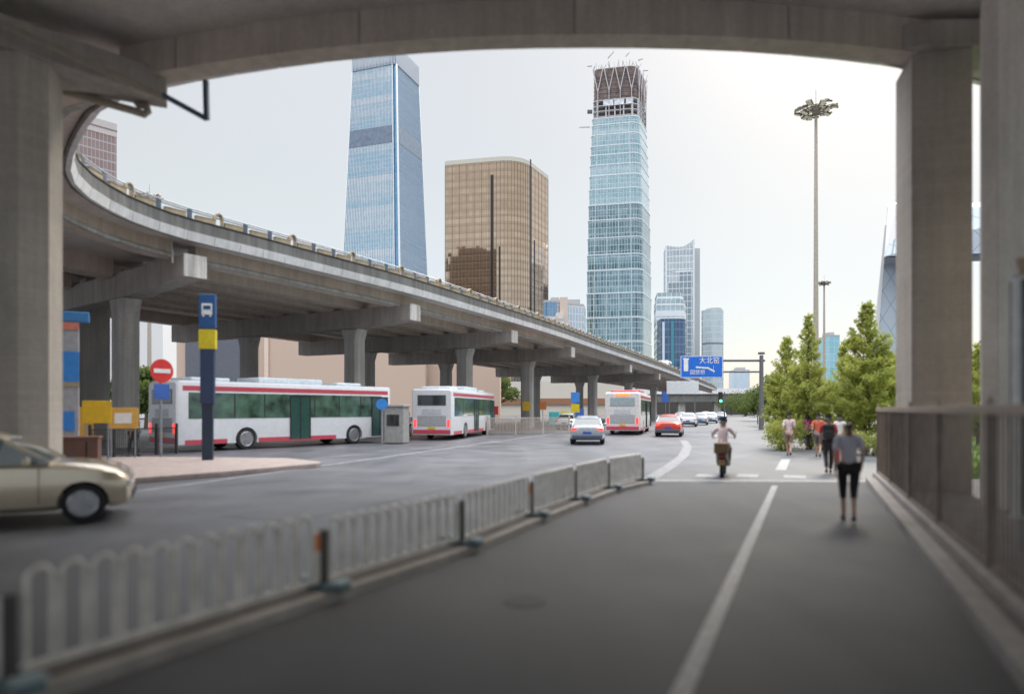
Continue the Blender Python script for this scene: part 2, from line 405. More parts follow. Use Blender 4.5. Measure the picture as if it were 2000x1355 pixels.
# lawn on the right, beyond the fence
LAWN = mat('lawn', (.16, .24, .045), .9, var=.3, scale=3, bump=.6)
sheet('lawn', [(10.2, 17.8), (60, 17.8), (75, 60), (37, 60), (22.6, 41)], .05, LAWN, .045)

# ------------------------------------------------------------------ the ring viaduct
EDGE = [(2250, 262, 8.3), (2080, 212, 8.25), (1905, 168, 8.15), (1745, 134, 8.05), (1550, 112, 8), (1400, 102, 8), (1250, 97.5, 8), (1100, 97, 8), (950, 100, 8), (817, 108, 8), (700, 118, 8), (578, 132, 8), (421, 156, 8), (340, 172, 8), (262, 190, 7.97),
        (205, 214, 7.92), (165, 266, 7.8), (140, 330, 7.6), (154, 366, 7.5), (182, 390, 7.4), (245, 426, 7.28), (315, 452, 7.15), (368, 468, 7.05), (488, 496.5, 6.95), (660, 538, 6.85),
        (800, 572, 6.75), (923, 607, 6.65), (1007, 631, 6.6), (1100, 659, 6.5), (1175, 685, 6.4), (1250, 709, 6.2), (1315, 731, 6.0), (1362, 749, 5.6), (1400, 763, 5.2)]
raw = []
for px, py, h in EDGE:
    Y = F * h / (800 - py); raw.append(Vector(((px - 1000) / F * Y, Y, H + h)))
raw[0] = raw[1] + (raw[1] - raw[2]) * 1.0
def catmull(p, t):
    n = len(p); i = min(int(t), n - 2); f = t - i
    a = p[max(i-1, 0)]; b = p[i]; c = p[i+1]; d = p[min(i+2, n-1)]
    return .5 * ((2*b) + (c-a)*f + (2*a-5*b+4*c-d)*f*f + (3*b-a-3*c+d)*f**3)
fine = [catmull(raw, i / 12) for i in range((len(raw)-1) * 12 + 1)]
for _ in range(26):                       # relax into a fair curve
    fine = [fine[0]] + [(fine[i-1] + fine[i]*2 + fine[i+1]) / 4 for i in range(1, len(fine)-1)] + [fine[-1]]
cum = [0.0]
for a, b in zip(fine, fine[1:]): cum.append(cum[-1] + (b-a).length)
TOTAL = cum[-1]
def at(s):
    s = max(0, min(TOTAL - 1e-4, s)); lo, hi = 0, len(cum) - 1
    while hi - lo > 1:
        m_ = (lo + hi) // 2
        if cum[m_] <= s: lo = m_
        else: hi = m_
    f = (s - cum[lo]) / (cum[hi] - cum[lo]); return fine[lo].lerp(fine[hi], f)
def frame(s):
    a, b = at(s - .6), at(s + .6); d = (b - a); d.z = 0; d.normalize()
    return at(s), d, Vector((d.y, -d.x, 0))         # point, tangent, outward (towards the opening)
def stations(s0, s1, step):
    n = max(2, int((s1 - s0) / step)); return [s0 + (s1 - s0) * i / n for i in range(n + 1)]
def loftu(name, prof, s0, s1, step, m, parent, wid=None):
    mb = MB(); rings = []
    for s in stations(s0, s1, step):
        p, d, n = frame(s)
        rings.append([p + n * (u if not callable(u) else u(s)) + Vector((0, 0, z)) for u, z in prof])
    mb.loft(rings); return mb.build(name, m, parent)
def s_at_px(px, after=0.0):
    best = None
    for i in range(int(after * 4), int(TOTAL * 4)):
        p = at(i / 4); q = 1000 + p.x / p.y * F
        if best is None or abs(q - px) < best[0]: best = (abs(q - px), i / 4)
    return best[1]
sL = s_at_px(142)                       # westernmost point of the loop
S_LOOP = [i for i in range(len(fine)) if True]
s_turn = cum[17 * 12]
road = thing('elevated_road', (0, 0, 0), 'grey concrete ring viaduct with pale panelled parapet sweeping overhead', 'viaduct')
WID = 21.0
def wid(s):      # the loop is narrower at its far, descending end
    return -(27.0 if s < s_turn - 8 else max(12.0, WID + 3 - (s - s_turn) * .06))
E0 = TOTAL
loftu('deck', [(-.30, .10), (-.30, .62), (wid, .62), (wid, .10)], 0, E0, 1.5, C_DECK, road)
# parapet: dark upper band and paler leaning panels beneath it
loftu('parapet', [(0.0, .36), (0.0, .82), (-.07, .86), (-.29, .86), (-.29, .36)], 0, E0, 1.0, C_FASC2, road)
pan = MB(); s = 0.3
while s < E0 - 2:
    L_ = 1.18; rings = []
    for q in (s, s + L_ - .025):
        p, d, n = frame(q)
        rings.append([p + n * u + Vector((0, 0, z)) for u, z in ((-.05, .0), (.045, .355), (-.10, .355), (-.20, .0))])
    pan.loft(rings); s += L_
pan.build('parapet_panel', C_FASC, road)
loftu('drip_edge', [(-.201, .0), (-.102, .30), (-.29, .30), (-.29, .0)], 0, E0, 1.2, C_FASC2, road)
S1 = s_at_px(385, s_turn)
SC0 = cum[13 * 12 + 3]                  # the cap by the left-hand pillar
loftu('edge_girder', [(-1.25, .10), (-1.25, -.52), (-1.18, -.60), (-1.70, -.60), (-1.70, .10)], 0, SC0 - .5, 1.0, C_GIRD, road)
loftu('edge_girder', [(-1.25, .10), (-1.25, -.42), (-1.25, -.62), (-1.90, -.62), (-1.90, .10)], SC0 + .5, S1 - .5, 1.0, C_GIRD, road)
loftu('edge_girder', [(-1.25, .10), (-1.25, -.42), (-1.25, -.62), (-1.90, -.62), (-1.90, .10)], S1 + .5, E0, 1.2, C_GIRD, road)
for u in (4.1, 6.3, 8.5, 10.7, 12.9, 15.1):
    loftu('inner_girder', [(-u, .10), (-u, -.60), (-u - .9, -.60), (-u - .9, .10)], S1 + .5, E0 - 8 if u < 12 else E0 - 60, 1.6, C_GIRD, road)
for u in (7.0, 12.0):
    loftu('inner_girder', [(-u, .10), (-u, -.70), (-u - 1.2, -.70), (-u - 1.2, .10)], SC0 + 1.5, S1 - .5, 1.2, C_GIRD, road)
for a_, b_ in ((SC0 + .5, S1 - .5), (S1 + .5, E0)): loftu('girder_lip', [(-1.08, -.63), (-1.08, -.50), (-1.235, -.40), (-1.30, -.63)], a_, b_, 1.2, C_LIP, road)
loftu('coping', [(.03, .861), (.03, .90), (-.33, .90), (-.33, .861)], 0, E0, 1.0, mat('coping_grime', (.09, .085, .075), .9, var=.4, scale=1.5), road)
loftu('far_parapet', [(lambda s: wid(s) - .3, -.15), (lambda s: wid(s) - .3, .95), (lambda s: wid(s) - .05, .95), (lambda s: wid(s) - .05, -.15)], 0, E0 - 3, 2.0, C_FASC2, road)
loftu('far_girder', [(lambda s: wid(s) + 1.2, .10), (lambda s: wid(s) + 1.2, -.62), (lambda s: wid(s) + 2.0, -.62), (lambda s: wid(s) + 2.0, .10)], S1, E0 - 3, 2.0, C_GIRD, road)
# pier caps with tapering ends, and piers
def pier_cap(p, d, ln, w0, top, h0, h1, t1, name='pier_cap', m=None):
    """cap starting at p (outer end), running along d; h0 depth at the tip, h1 depth from t1 on"""
    q = Vector((d.y, -d.x, 0)); rings = []
    for t, h in ((0, h0), (.9, h0 + .05), (t1, h1), (ln, h1)):
        c = p + d * t
        rings.append([c + q * (w0/2) + Vector((0,0,top)), c + q * (w0/2) + Vector((0,0,top-h)), c - q * (w0/2) + Vector((0,0,top-h)), c - q * (w0/2) + Vector((0,0,top))])
    return MB().loft(rings).build(name, m or C_CAP, road, bevel=.03)
def pier(c, ang, wx, wy, z1, flare=.25, m=None):
    a, b = wx/2, wy/2; ch = .18
    def ring(k, z):
        pts = [(-a-k+ch,-b), (a+k-ch,-b), (a+k,-b+ch), (a+k,b-ch), (a+k-ch,b), (-a-k+ch,b), (-a-k,b-ch), (-a-k,-b+ch)]
        ca, sa = math.cos(ang), math.sin(ang)
        return [(c.x + x*ca - y*sa, c.y + x*sa + y*ca, z) for x, y in pts]
    return MB().loft([ring(0, 0), ring(0, z1 - .7), ring(flare * .4, z1 - .4), ring(flare, z1)]).build('pier', m or C_PIER2, road)
for px, off, back in ((385, 7.0, 8.5), (820, 5.0, 9.5), (1012, 4.7, 9.5), (1126, 5.0, 9.0), (1237, 5.4, 8.0), (1292, 5.2, 8.0), (1330, 5, 8)):
    s = s_at_px(px, s_turn); p, d, n = frame(s); dd = -n
    big = px == 385
    if px < 1330:
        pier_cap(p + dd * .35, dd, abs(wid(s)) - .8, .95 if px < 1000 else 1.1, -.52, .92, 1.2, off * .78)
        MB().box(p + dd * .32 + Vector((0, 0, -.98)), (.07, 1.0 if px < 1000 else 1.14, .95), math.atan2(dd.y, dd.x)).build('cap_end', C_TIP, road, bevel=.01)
    a = math.atan2(dd.y, dd.x)
    tp = p.z - .52 - 1.25
    pier(p + dd * off, a, 1.15, .95, tp + .02)
    if px < 1300 and abs(wid(s)) > off + back: pier(p + dd * (off + back), a, 1.1, .95, tp + .02)
# the near cap and the tall pillar at the left of the picture
MB().prism([(-7.72, 15.25), (-7.95, 15.75), (-9.75, 14.95), (-13.5, 13.3), (-16, 9.5), (-12.2, 9.85), (-9.75, 12.95)], H + 6.93, None, H + 7.55).build('pier_cap', C_CAP, road, bevel=.03)
def pillar(poly, z1, name='pillar', m=None):
    return MB().prism(poly, 0, None, z1).build(name, m or C_PIER, road, bevel=.02)
pillar([(-10.3, 15.4), (-9.48, 14.4), (-9.27, 13.67), (-9.56, 13.2), (-10.9, 13.0), (-11.9, 14.6)], H + 6.95)
# piers A and B on the right, under one cap
pillar([(8.37, 14.3), (9.45, 14.0), (9.9, 15.3), (8.74, 15.55)], H + 7.46, m=C_PIER)
pillar([(8.50, 12.36), (8.62, 12.1), (9.75, 12.6), (9.8, 13.2), (8.98, 13.1)], H + 7.5, m=concrete('lit_pier_concrete', (.68, .61, .54), .08))  # lighter concrete puts the bright light on this exposed pier into its colour
MB().loft([[Vector((x, y, z)) for y, z in ((y0, H + 7.95), (y0, zb_), (y1, zb_), (y1, H + 7.95))] for x, y0, y1, zb_ in ((7.50, 14.35, 14.62, H + 7.52), (8.0, 14.15, 14.75, H + 7.47), (8.55, 13.9, 14.95, H + 7.42), (26, 13.5, 15.2, H + 7.42))]).build('pier_cap', C_CAP, road, bevel=.03)
# further pillars behind the camera's left and right shoulders carry the deck
pier(Vector((-25.3, 40, 0)), .5, 3.0, 1.2, H + 6.3)
pier(Vector((-9, -3, 0)), .3, 1.4, 1.3, H + 7.4, m=C_PIER); pier(Vector((6.5, -6, 0)), .3, 1.4, 1.3, H + 7.4, m=C_PIER)
# scupper pipe at the first far cap
p, d, n = frame(S1)
MB().tube([p + n * -.9 + d * -.75 + Vector((0,0,z_)) + n * k for z_, k in ((.1, 0), (-.15, 0), (-.35, .15), (-.9, .15))], .05, 8).build('drain_pipe', mat('pale_pipe', (.45, .43, .40), .5), road, smooth=True)
# pipes and bracket hung below the near cap
PIPE = mat('pipe_paint', (.36, .31, .25), .5, .2)
cond = MB()
a0, a1 = P(-60, 12, 12.2), P(318, 188, 14.7)
cond.tube([a0, a1], .035, 8); cond.tube([a0 + Vector((.05, 0, -.09)), a1 + Vector((.05, 0, -.09))], .03, 8)
cond.build('conduit', PIPE, road, smooth=True)
MB().tube([P(122, 178, 14.9), P(262, 217, 15.3), P(282, 224, 15.35), P(289, 218, 15.4), P(287, 208, 15.4), P(272, 206, 15.4), P(265, 196, 15.4)], .085, 10).build('drain_pipe', PIPE, road, smooth=True)
br = MB(); br.beam(P(318, 186, 14.7), P(404, 233, 15.0), .09, .09); br.beam(P(404, 234, 15.0), P(402, 158, 15.0), .10, .10)
br.build('bracket', DARKST, road)
# joints in the near girder: thin steel expansion plates
ej = MB()
for s in stations(6, SC0 - 2, 3.6):
    p, d, n = frame(s); ej.box(p + n * -1.705 + Vector((0, 0, -.26)), (.03, .012, .66), math.atan2(d.y, d.x))
ej.build('girder_joint', mat('joint_grime', (.36, .31, .27), .9), road)
# guard rail on the parapet, planters hooked to it, hoops
Z_T = .90
gr = MB()
s0r = cum[15 * 12]
ss = stations(s0r, E0 - 4, 1.0)
for z_ in (.34, .44):
    gr.tube([frame(s)[0] + frame(s)[2] * -.16 + Vector((0, 0, Z_T + z_)) for s in ss], .032, 6)
gr.build('guard_rail', STEEL, road)
pl = None; k = 0
posts = MB(); s = s0r + .6
s_h = s0r + 1.2
hoops = 0
while s < E0 - 6:
    p, d, n = frame(s); a = math.atan2(d.y, d.x)
    MBp = MB().box(p + n * -.16 + Vector((0, 0, Z_T + .20)), (.16, .12, .42), a)
    if k % 3 == 1:
        c = p + n * -.16 + Vector((0, 0, Z_T)); hb = MB()
        prof = [(-.0, -.05), (0, .36), (.06, .47), (.16, .51), (.26, .46), (.30, .36), (.30, .0)]
        rings = []
        pts = [c + d * (x - .18) + Vector((0, 0, z_)) for x, z_ in prof]
        for i, q in enumerate(pts):
            nx = [( -1, 0), (-1, .1), (-.7, .7), (0, 1), (.7, .7), (1, .1), (1, 0)][i]
            off = d * nx[0] * .065 + Vector((0, 0, nx[1] * .065))
            rings.append([q + n * .11, q + n * .11 + off, q - n * .11 + off, q - n * .11])
        hb.loft(rings).build('hoop_post', TAN, road, bevel=.01)
    else:
        MBp.build('rail_post', DARKST, road)
    k += 1; s += 1.28
# tan planter boxes sit between the posts: each one is its own object
s = s0r + .72 + .55; pk = 0
while s < min(E0 - 6, s0r + 130):
    p, d, n = frame(s); c = p + n * -.15 + Vector((0, 0, Z_T + .11))
    if pl is None:
        m_ = MB(); m_.box((0, 0, 0), (.86, .20, .20)); m_.box((0, 0, .108), (.92, .25, .025))
        pl = m_.build('planter_box', TAN, bevel=.012)
        tag(pl, 'small tan planter box hung along the top of the viaduct parapet', 'planter box', 'planter boxes along the viaduct parapet'); o = pl
    else:
        o = pl.copy(); COL.objects.link(o)
    o.location = c; o.rotation_euler = (0, 0, math.atan2(d.y, d.x)); s += 1.28; pk += 1

# ------------------------------------------------------------------ skyscrapers
def bld(name, loc, label): return thing(name, loc, label, 'building' if 'tower' not in name else 'tower')
def Zp(py, Y): return H + (800 - py) / F * Y
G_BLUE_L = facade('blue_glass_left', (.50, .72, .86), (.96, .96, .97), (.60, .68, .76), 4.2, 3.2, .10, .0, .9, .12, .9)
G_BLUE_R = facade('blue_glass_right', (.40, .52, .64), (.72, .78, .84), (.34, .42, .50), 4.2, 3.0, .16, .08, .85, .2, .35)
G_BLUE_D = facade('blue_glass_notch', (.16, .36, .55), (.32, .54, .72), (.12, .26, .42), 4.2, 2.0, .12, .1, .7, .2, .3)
FIN = mat('silver_fin', (.20, .27, .37), .5, .3)
# 1: the tall blue tower
Y1 = 600.0
C1 = Vector((-98.1, 600)); s1, th = 65.5, R(19.3)
dl = Vector((-math.cos(th), math.sin(th))); dr = Vector((math.sin(th), math.cos(th)))
base = [C1, C1 + dr * s1, C1 + dr * s1 + dl * s1, C1 + dl * s1]
cen = (C1 + (dr + dl) * s1 / 2)
# where the four corners sit at the top of the photograph
def tow_k(z): return 1.0 - .335 * (max(z, 0) / 330.0) ** 1.04
ZT = Zp(84, 600); zs = [0, 60, 120, 180, 240, ZT - 12]
tb = thing('skyscraper', (cen.x, cen.y, 0), 'tallest tapering pale blue glass tower with vertical fins, left of the bronze block', 'skyscraper')
def ring_at(z, k=1.0): return [((p - cen) * tow_k(z) * k + cen) for p in base]
notch = 4.0
faceL, faceR, notchm, fins, back = MB(), MB(), MB(), MB(), MB()
ribs = 30
for z0, z1 in zip(zs, zs[1:]):
    r0, r1 = ring_at(z0), ring_at(z1)
    def pt(r, z, i, j, f): q = r[i].lerp(r[j], f); return Vector((q.x, q.y, z))
    fL = 1 - .072
    faceL.add([pt(r0,z0,3,0,0), pt(r0,z0,3,0,fL), pt(r1,z1,3,0,fL), pt(r1,z1,3,0,0)], [(0,1,2,3)], [((0,z0),(s1*fL,z0),(s1*fL,z1),(0,z1))])
    faceR.add([pt(r0,z0,0,1,.03), pt(r0,z0,0,1,1), pt(r1,z1,0,1,1), pt(r1,z1,0,1,.03)], [(0,1,2,3)], [((0,z0),(s1,z0),(s1,z1),(0,z1))])
    # recessed notch at the near corner
    A0, B0 = pt(r0,z0,3,0,fL), pt(r0,z0,0,1,.03); A1, B1 = pt(r1,z1,3,0,fL), pt(r1,z1,0,1,.03)
    inn = Vector((cen.x, cen.y, 0)) ; i0 = (inn - A0); i0.z = 0; i0 = i0.normalized() * 1.3
    notchm.add([A0, A0 + i0, A1 + i0, A1], [(0,1,2,3)], [((0,z0),(3,z0),(3,z1),(0,z1))])
    notchm.add([A0 + i0, B0, B1, A1 + i0], [(0,1,2,3)], [((0,z0),(5,z0),(5,z1),(0,z1))])
    back.add([pt(r0,z0,1,2,0), pt(r0,z0,1,2,1), pt(r0,z0,2,3,1), pt(r1,z1,1,2,0), pt(r1,z1,1,2,1), pt(r1,z1,2,3,1)], [(0,1,4,3),(1,2,5,4)], [((0,z0),(60,z0),(60,z1),(0,z1)), ((0,z0),(60,z0),(60,z1),(0,z1))])
nL = Vector((-dr.x, -dr.y, 0)); nR = Vector((-dl.x, -dl.y, 0))
def finline(mb, i, j, f, w_, nrm, out_, z0=0.0, z1=None):
    z1 = z1 or zs[-1]; zz = [z0 + (z1-z0)*k/6 for k in range(7)]; rings = []
    for z in zz:
        r = ring_at(z); q = r[i].lerp(r[j], f); q = Vector((q.x, q.y, z)); e_ = (r[j] - r[i]).normalized(); e3 = Vector((e_.x, e_.y, 0)) * w_/2
        rings.append([q - e3 - nrm*.05, q + e3 - nrm*.05, q + e3 + nrm*out_, q - e3 + nrm*out_])
    mb.loft(rings)
for k in range(ribs): finline(fins, 3, 0, (k + .3) / ribs * .93, .34, nL, .22)
finsr = MB()
for k in range(30): finline(finsr, 0, 1, .04 + (k + .5) / 30 * .95, .22, nR, .35)
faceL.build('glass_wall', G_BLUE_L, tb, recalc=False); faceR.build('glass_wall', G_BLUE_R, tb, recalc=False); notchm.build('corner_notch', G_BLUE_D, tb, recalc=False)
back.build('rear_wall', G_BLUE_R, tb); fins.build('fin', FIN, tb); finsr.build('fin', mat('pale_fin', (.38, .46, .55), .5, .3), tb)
cf = MB(); finline(cf, 0, 1, .015, 1.5, nR, 1.0); finline(cf, 0, 1, 1.0, .9, nR, .5); finline(cf, 3, 0, .0, .9, nL, .5); finline(cf, 3, 0, .93, .7, nL, .9); cf.build('corner_fin', mat('white_metal', (.80, .84, .88), .4, .2), tb)
# plant floors: louvred bands
lv = MB()
for z0, z1 in ((Zp(268, 600), Zp(233, 600)),):
    for i, j, nrm, f0, f1 in ((3, 0, nL, 0, .925), (0, 1, nR, .03, 1)):
        r0, r1 = ring_at(z0), ring_at(z1)
        a, b = r0[i].lerp(r0[j], f0), r0[i].lerp(r0[j], f1); c, d = r1[i].lerp(r1[j], f0), r1[i].lerp(r1[j], f1)
        lv.add([Vector((*a, z0)) + nrm*.3, Vector((*b, z0)) + nrm*.3, Vector((*d, z1)) + nrm*.3, Vector((*c, z1)) + nrm*.3], [(0,1,2,3)])
lv.build('louvre_band', mat('louvre_grey', (.17, .215, .28), .6, .3, var=.2, scale=.3), tb, recalc=False)
# crown: open blades above the roof
cb = MB(); zc0, zc1 = zs[-1], ZT + 6
for i, j, nrm in ((3, 0, nL), (0, 1, nR), (1, 2, nL * -1), (2, 3, nR * -1)):
    for k in range(30):
        r = ring_at(zc0); q = r[i].lerp(r[j], (k + .5) / 30); ed = (r[j] - r[i]).normalized()
        cb.box(Vector((q.x, q.y, (zc0 + zc1) / 2)), (.9, 1.6, zc1 - zc0), math.atan2(ed.y, ed.x))
cb.build('crown_blade', mat('crown_metal', (.42, .47, .54), .5, .3), tb)
rt = ring_at(zs[-1]); MB().prism([tuple(p) for p in ring_at(zs[-1], .95)], zs[-1] - 1, None, zs[-1] + 4).build('roof', mat('roof_blue', (.25, .35, .45), .5), tb)

# 2: the bronze glass block
brz = thing('office_block', (-10, 370, 0), 'bronze brown glass office block with a rounded corner beside the blue tower', 'building')
bp_ = round_poly([(4.6, 349.5), (20.2, 381), (-22, 398), (-35.2, 358.8)], [13, 0, 0, 0], 12)
G_BRZ = facade('bronze_glass', (.48, .35, .25), (.80, .60, .44), (.24, .18, .14), 3.9, 1.9, .045, .045, .94, .04, .25, spand=(.52, .40, .30), sh=.38, tilt=.005)
ztb = Zp(306, 352)
MB().prism(bp_, 0, None, ztb - 2.2, caps=True).build('curtain_wall', G_BRZ, brz)
MB().prism(scale_poly(bp_, 1.006, (-8, 372)), ztb - 2.2, None, ztb).build('parapet', mat('bronze_trim', (.55, .53, .46), .5, .2), brz)
MB().prism(scale_poly(bp_, .55, (-5, 372)), ztb, None, ztb + 3.2).build('plant_room', mat('plant_brown', (.22, .16, .12), .7), brz)
ml_ = MB(); n_ = len(bp_)
per = [(Vector(bp_[i]), Vector(bp_[(i+1) % n_])) for i in range(n_)]
for a, b in per:
    ln = (b - a).length; kn = max(1, int(ln / 3.8))
    for q in range(kn):
        c = a.lerp(b, q / kn); ml_.box((c.x, c.y, ztb / 2 - 1.2), (.16, .16, ztb - 2.4), math.atan2((b-a).y, (b-a).x))
ml_.build('mullion', mat('bronze_mullion', (.12, .09, .07), .5, .4), brz)

rf = thing('dark_tower', (-152, 112, 0), 'dark brown office tower left of the view, mirrored in the bronze block', 'tower')
rp_ = [(-176, 128), (-122, 100), (-136, 74), (-190, 102)]
G_DRK = facade('dark_brown_wall', (.04, .032, .028), (.09, .07, .06), (.12, .10, .09), 3.6, 2.6, .2, .2, .1, .5, .4)
MB().prism(rp_, 0, None, 144).build('curtain_wall', G_DRK, rf); MB().prism(scale_poly(rp_, .7, (-156, 101)), 144, None, 151).build('upper_storey', G_DRK, rf)
MB().box((-168, 112, 148), (14, 10, 8), -.48).build('plant_room', mat('plant_brown', (.22, .16, .12), .7), rf)

sl_ = MB()  # dark strips standing in for reflections in the glass, plus one facet recess
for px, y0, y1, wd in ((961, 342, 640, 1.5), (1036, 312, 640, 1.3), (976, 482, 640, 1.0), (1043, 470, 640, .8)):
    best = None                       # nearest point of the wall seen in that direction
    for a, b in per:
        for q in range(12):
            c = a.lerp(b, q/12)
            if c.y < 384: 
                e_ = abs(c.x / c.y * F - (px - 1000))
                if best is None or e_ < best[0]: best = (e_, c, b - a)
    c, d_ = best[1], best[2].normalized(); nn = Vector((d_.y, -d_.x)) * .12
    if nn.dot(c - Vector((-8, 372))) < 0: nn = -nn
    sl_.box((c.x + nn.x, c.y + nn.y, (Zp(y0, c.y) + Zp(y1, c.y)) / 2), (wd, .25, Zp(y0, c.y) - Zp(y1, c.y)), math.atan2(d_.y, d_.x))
sl_.build('reflection_recess_strip', mat('strip_dark', (.035, .03, .03), .15), brz)

# 3: the teal tower still being built
Y3 = 500
tt = thing('skyscraper', (85, 520, 0), 'teal glass tower under construction, topped with brown scaffolding and cranes', 'skyscraper')
tp0 = [(94.8, 500), (110.9, 539), (71, 549), (54.8, 509)]
cen3 = (83, 522)
edges_y = [719, 667, 620, 572, 527, 496, 463, 428, 398, 367, 340, 319, 299, 281, 259, 239, 226]
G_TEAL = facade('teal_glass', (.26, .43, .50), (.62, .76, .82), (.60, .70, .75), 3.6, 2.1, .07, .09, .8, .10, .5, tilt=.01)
G_TEAL2 = facade('teal_glass_reflection', (.07, .135, .16), (.40, .53, .58), (.44, .55, .60), 4.4, 2.1, .10, .14, .8, .10, .35, tilt=.014)  # darker glass paints the dark reflections onto the lower tiers
BANDM = mat('white_band', (.70, .74, .77), .4)
def k3(z):
    t = max(0, z) / 217.0; return 1.02 + .015 * t - .185 * t ** 2.4
zz3 = [0] + [Zp(y, 505) for y in edges_y]
for i, (z0, z1) in enumerate(zip(zz3, zz3[1:])):
    k0, k1 = k3(z0) * .985, k3(z1) * 1.005
    a = round_poly(scale_poly(tp0, k0, cen3), [7, 6, 5, 5], 6); b = round_poly(scale_poly(tp0, k1, cen3), [7, 6, 5, 5], 6)
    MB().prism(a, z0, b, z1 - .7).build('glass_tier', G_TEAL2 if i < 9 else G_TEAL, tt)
    c = round_poly(scale_poly(tp0, k1 * 1.012, cen3), [7, 6, 5, 5], 6)
    MB().prism(c, z1 - .7, None, z1).build('floor_band', BANDM, tt)
# pale corner ribs on the main face
rb = MB()
for f in (.16, .38, .60, .82):
    pts = []
    for z in [zz3[0] + (zz3[-1] - zz3[0]) * q / 12 for q in range(13)]:
        r = scale_poly(tp0, k3(z) * 1.006, cen3); a, b = Vector(r[3]), Vector(r[0]); q = a.lerp(b, f); pts.append((q.x, q.y, z))
    rb.tube(pts, .28, 4)
rb.build('face_rib', mat('rib_grey', (.55, .65, .68), .5), tt)
ztop = zz3[-1]; kk = k3(ztop) * .955
fl = MB(); cl = MB()
pf = lambda z, k=1.0: round_poly(scale_poly(tp0, kk * k, cen3), [7, 6, 5, 5], 6)
zf = [ztop + 1.0, ztop + 5.2, ztop + 9.2, ztop + 13.2]
for z in zf: fl.prism(pf(z, 1.02), z - .35, None, z + .35)
fl.build('floor_slab', mat('slab_grey', (.45, .44, .44), .8), tt)
r = scale_poly(tp0, kk * .985, cen3)
for i in range(4):
    a, b = Vector(r[i]), Vector(r[(i+1) % 4])
    for q in range(5):
        c = a.lerp(b, (q + .5) / 5); cl.box((c.x, c.y, ztop + 6.5), (.9, .9, 14.5))
cl.build('column', mat('steel_primer', (.55, .56, .58), .6), tt)
MB().prism(pf(0, .86), ztop, None, ztop + 13.5).build('core', mat('core_dark', (.16, .13, .12), .9, var=.4, scale=.4), tt)
zb = ztop + 13.6; zt3 = Zp(124, 505)
MB().prism(pf(0, .99), zb, pf(0, .975), zt3 - 1.5, caps=True).build('scaffold_net', mat('netting', (.17, .13, .12), .95, var=.45, scale=.25, bump=.8, bscale=2), tt)
stt = MB()
rr = scale_poly(tp0, kk * 1.0, cen3)
for i in (3, 0):
    a, b = Vector(rr[i]), Vector(rr[(i+1) % 4]); n_ = 4 if i == 3 else 4
    nn = Vector(((b-a).y, -(b-a).x)).normalized() * .5
    for q in range(n_):
        f0, f1, f2 = (q + .18) / n_, (q + .5) / n_, (q + .82) / n_
        lo = a.lerp(b, (q + .5) / n_) + nn
        for f in (f0 - .03, f2 + .03):
            t_ = a.lerp(b, f) + nn; stt.tube([(lo.x, lo.y, zb + 6), (t_.x, t_.y, zt3 - 2)], .42, 5)
        stt.tube([(lo.x, lo.y, zb - 14), (lo.x, lo.y, zb + 6)], .36, 5)
stt.build('diagonal_strut', mat('strut_pale', (.50, .47, .48), .6), tt)
nd = MB()
for z in [zb + 2 + 3.1 * q for q in range(6)]:
    pts = [(x, y, z) for x, y in pf(0, 1.003)]; nd.tube(pts, .12, 4, closed=True)
nd.build('scaffold_ring', mat('scaffold_ring', (.27, .23, .22), .8), tt)
tk = MB(); rnd = random.Random(3)
for q in range(90):
    i = rnd.randrange(4); a, b = Vector(rr[i]), Vector(rr[(i+1) % 4]); c = a.lerp(b, rnd.random())
    h = rnd.uniform(.5, 4.5); dx, dy = rnd.uniform(-2.2, 2.2), rnd.uniform(-2.2, 2.2)
    tk.tube([(c.x, c.y, zt3 - 2.5), (c.x + dx, c.y + dy, zt3 - 1.5 + h)], rnd.uniform(.10, .24), 4)
tk.build('scaffold_tube', mat('scaffold_steel', (.40, .36, .37), .6), tt)['kind'] = 'stuff'
def crane(a, b, m, nm='tower_crane'):
    c = MB(); a, b = Vector(a), Vector(b); n = 9; off = Vector((0, 0, .9))
    c.tube([a, b], .16, 4); c.tube([a + off, b + off * .4], .14, 4)
    for q in range(n):
        p0 = a.lerp(b, q / n); p1 = a.lerp(b, (q + .5) / n) + off * (1 - .6 * (q + .5) / n); p2 = a.lerp(b, (q + 1) / n)
        c.tube([p0, p1], .1, 3); c.tube([p1, p2], .1, 3)
    return c.build(nm, m, tt)
CRM = mat('crane_grey', (.40, .40, .42), .6)
crane(P(1187, 116, 515), P(1199, 102, 512), CRM, 'crane_jib'); crane(P(1222, 112, 520), P(1229, 104, 520), CRM, 'crane_jib')
crane(P(1246, 120, 515), P(1256, 116, 515), CRM, 'crane_jib'); crane(P(1152, 250, 520), P(1131, 250, 516), CRM, 'crane_jib')
crane(P(1256, 140, 525), P(1266, 139, 525), CRM, 'crane_jib'); crane(P(1156, 131, 512), P(1147, 131, 512), CRM, 'crane_jib')
MB().box(P(1152, 219, 510), (3.6, 2, 2.2)).build('hoist_platform', mat('hoist', (.12, .10, .10), .8), tt)
# white hoardings fixed at the open floors
hb = MB(); a, b = Vector(rr[3]), Vector(rr[0]); an = math.atan2((b-a).y, (b-a).x); nn = Vector(((b-a).y, -(b-a).x)).normalized() * .7
for f, w_ in ((.36, 7.5), (.60, 7), (.82, 4.5)):
    c = a.lerp(b, f) + nn; hb.box((c.x, c.y, ztop + 10.6), (w_, .5, 4.0), an)
hb.build('site_hoarding', mat('hoarding', (.66, .69, .74), .6, var=.3, scale=.5), tt)

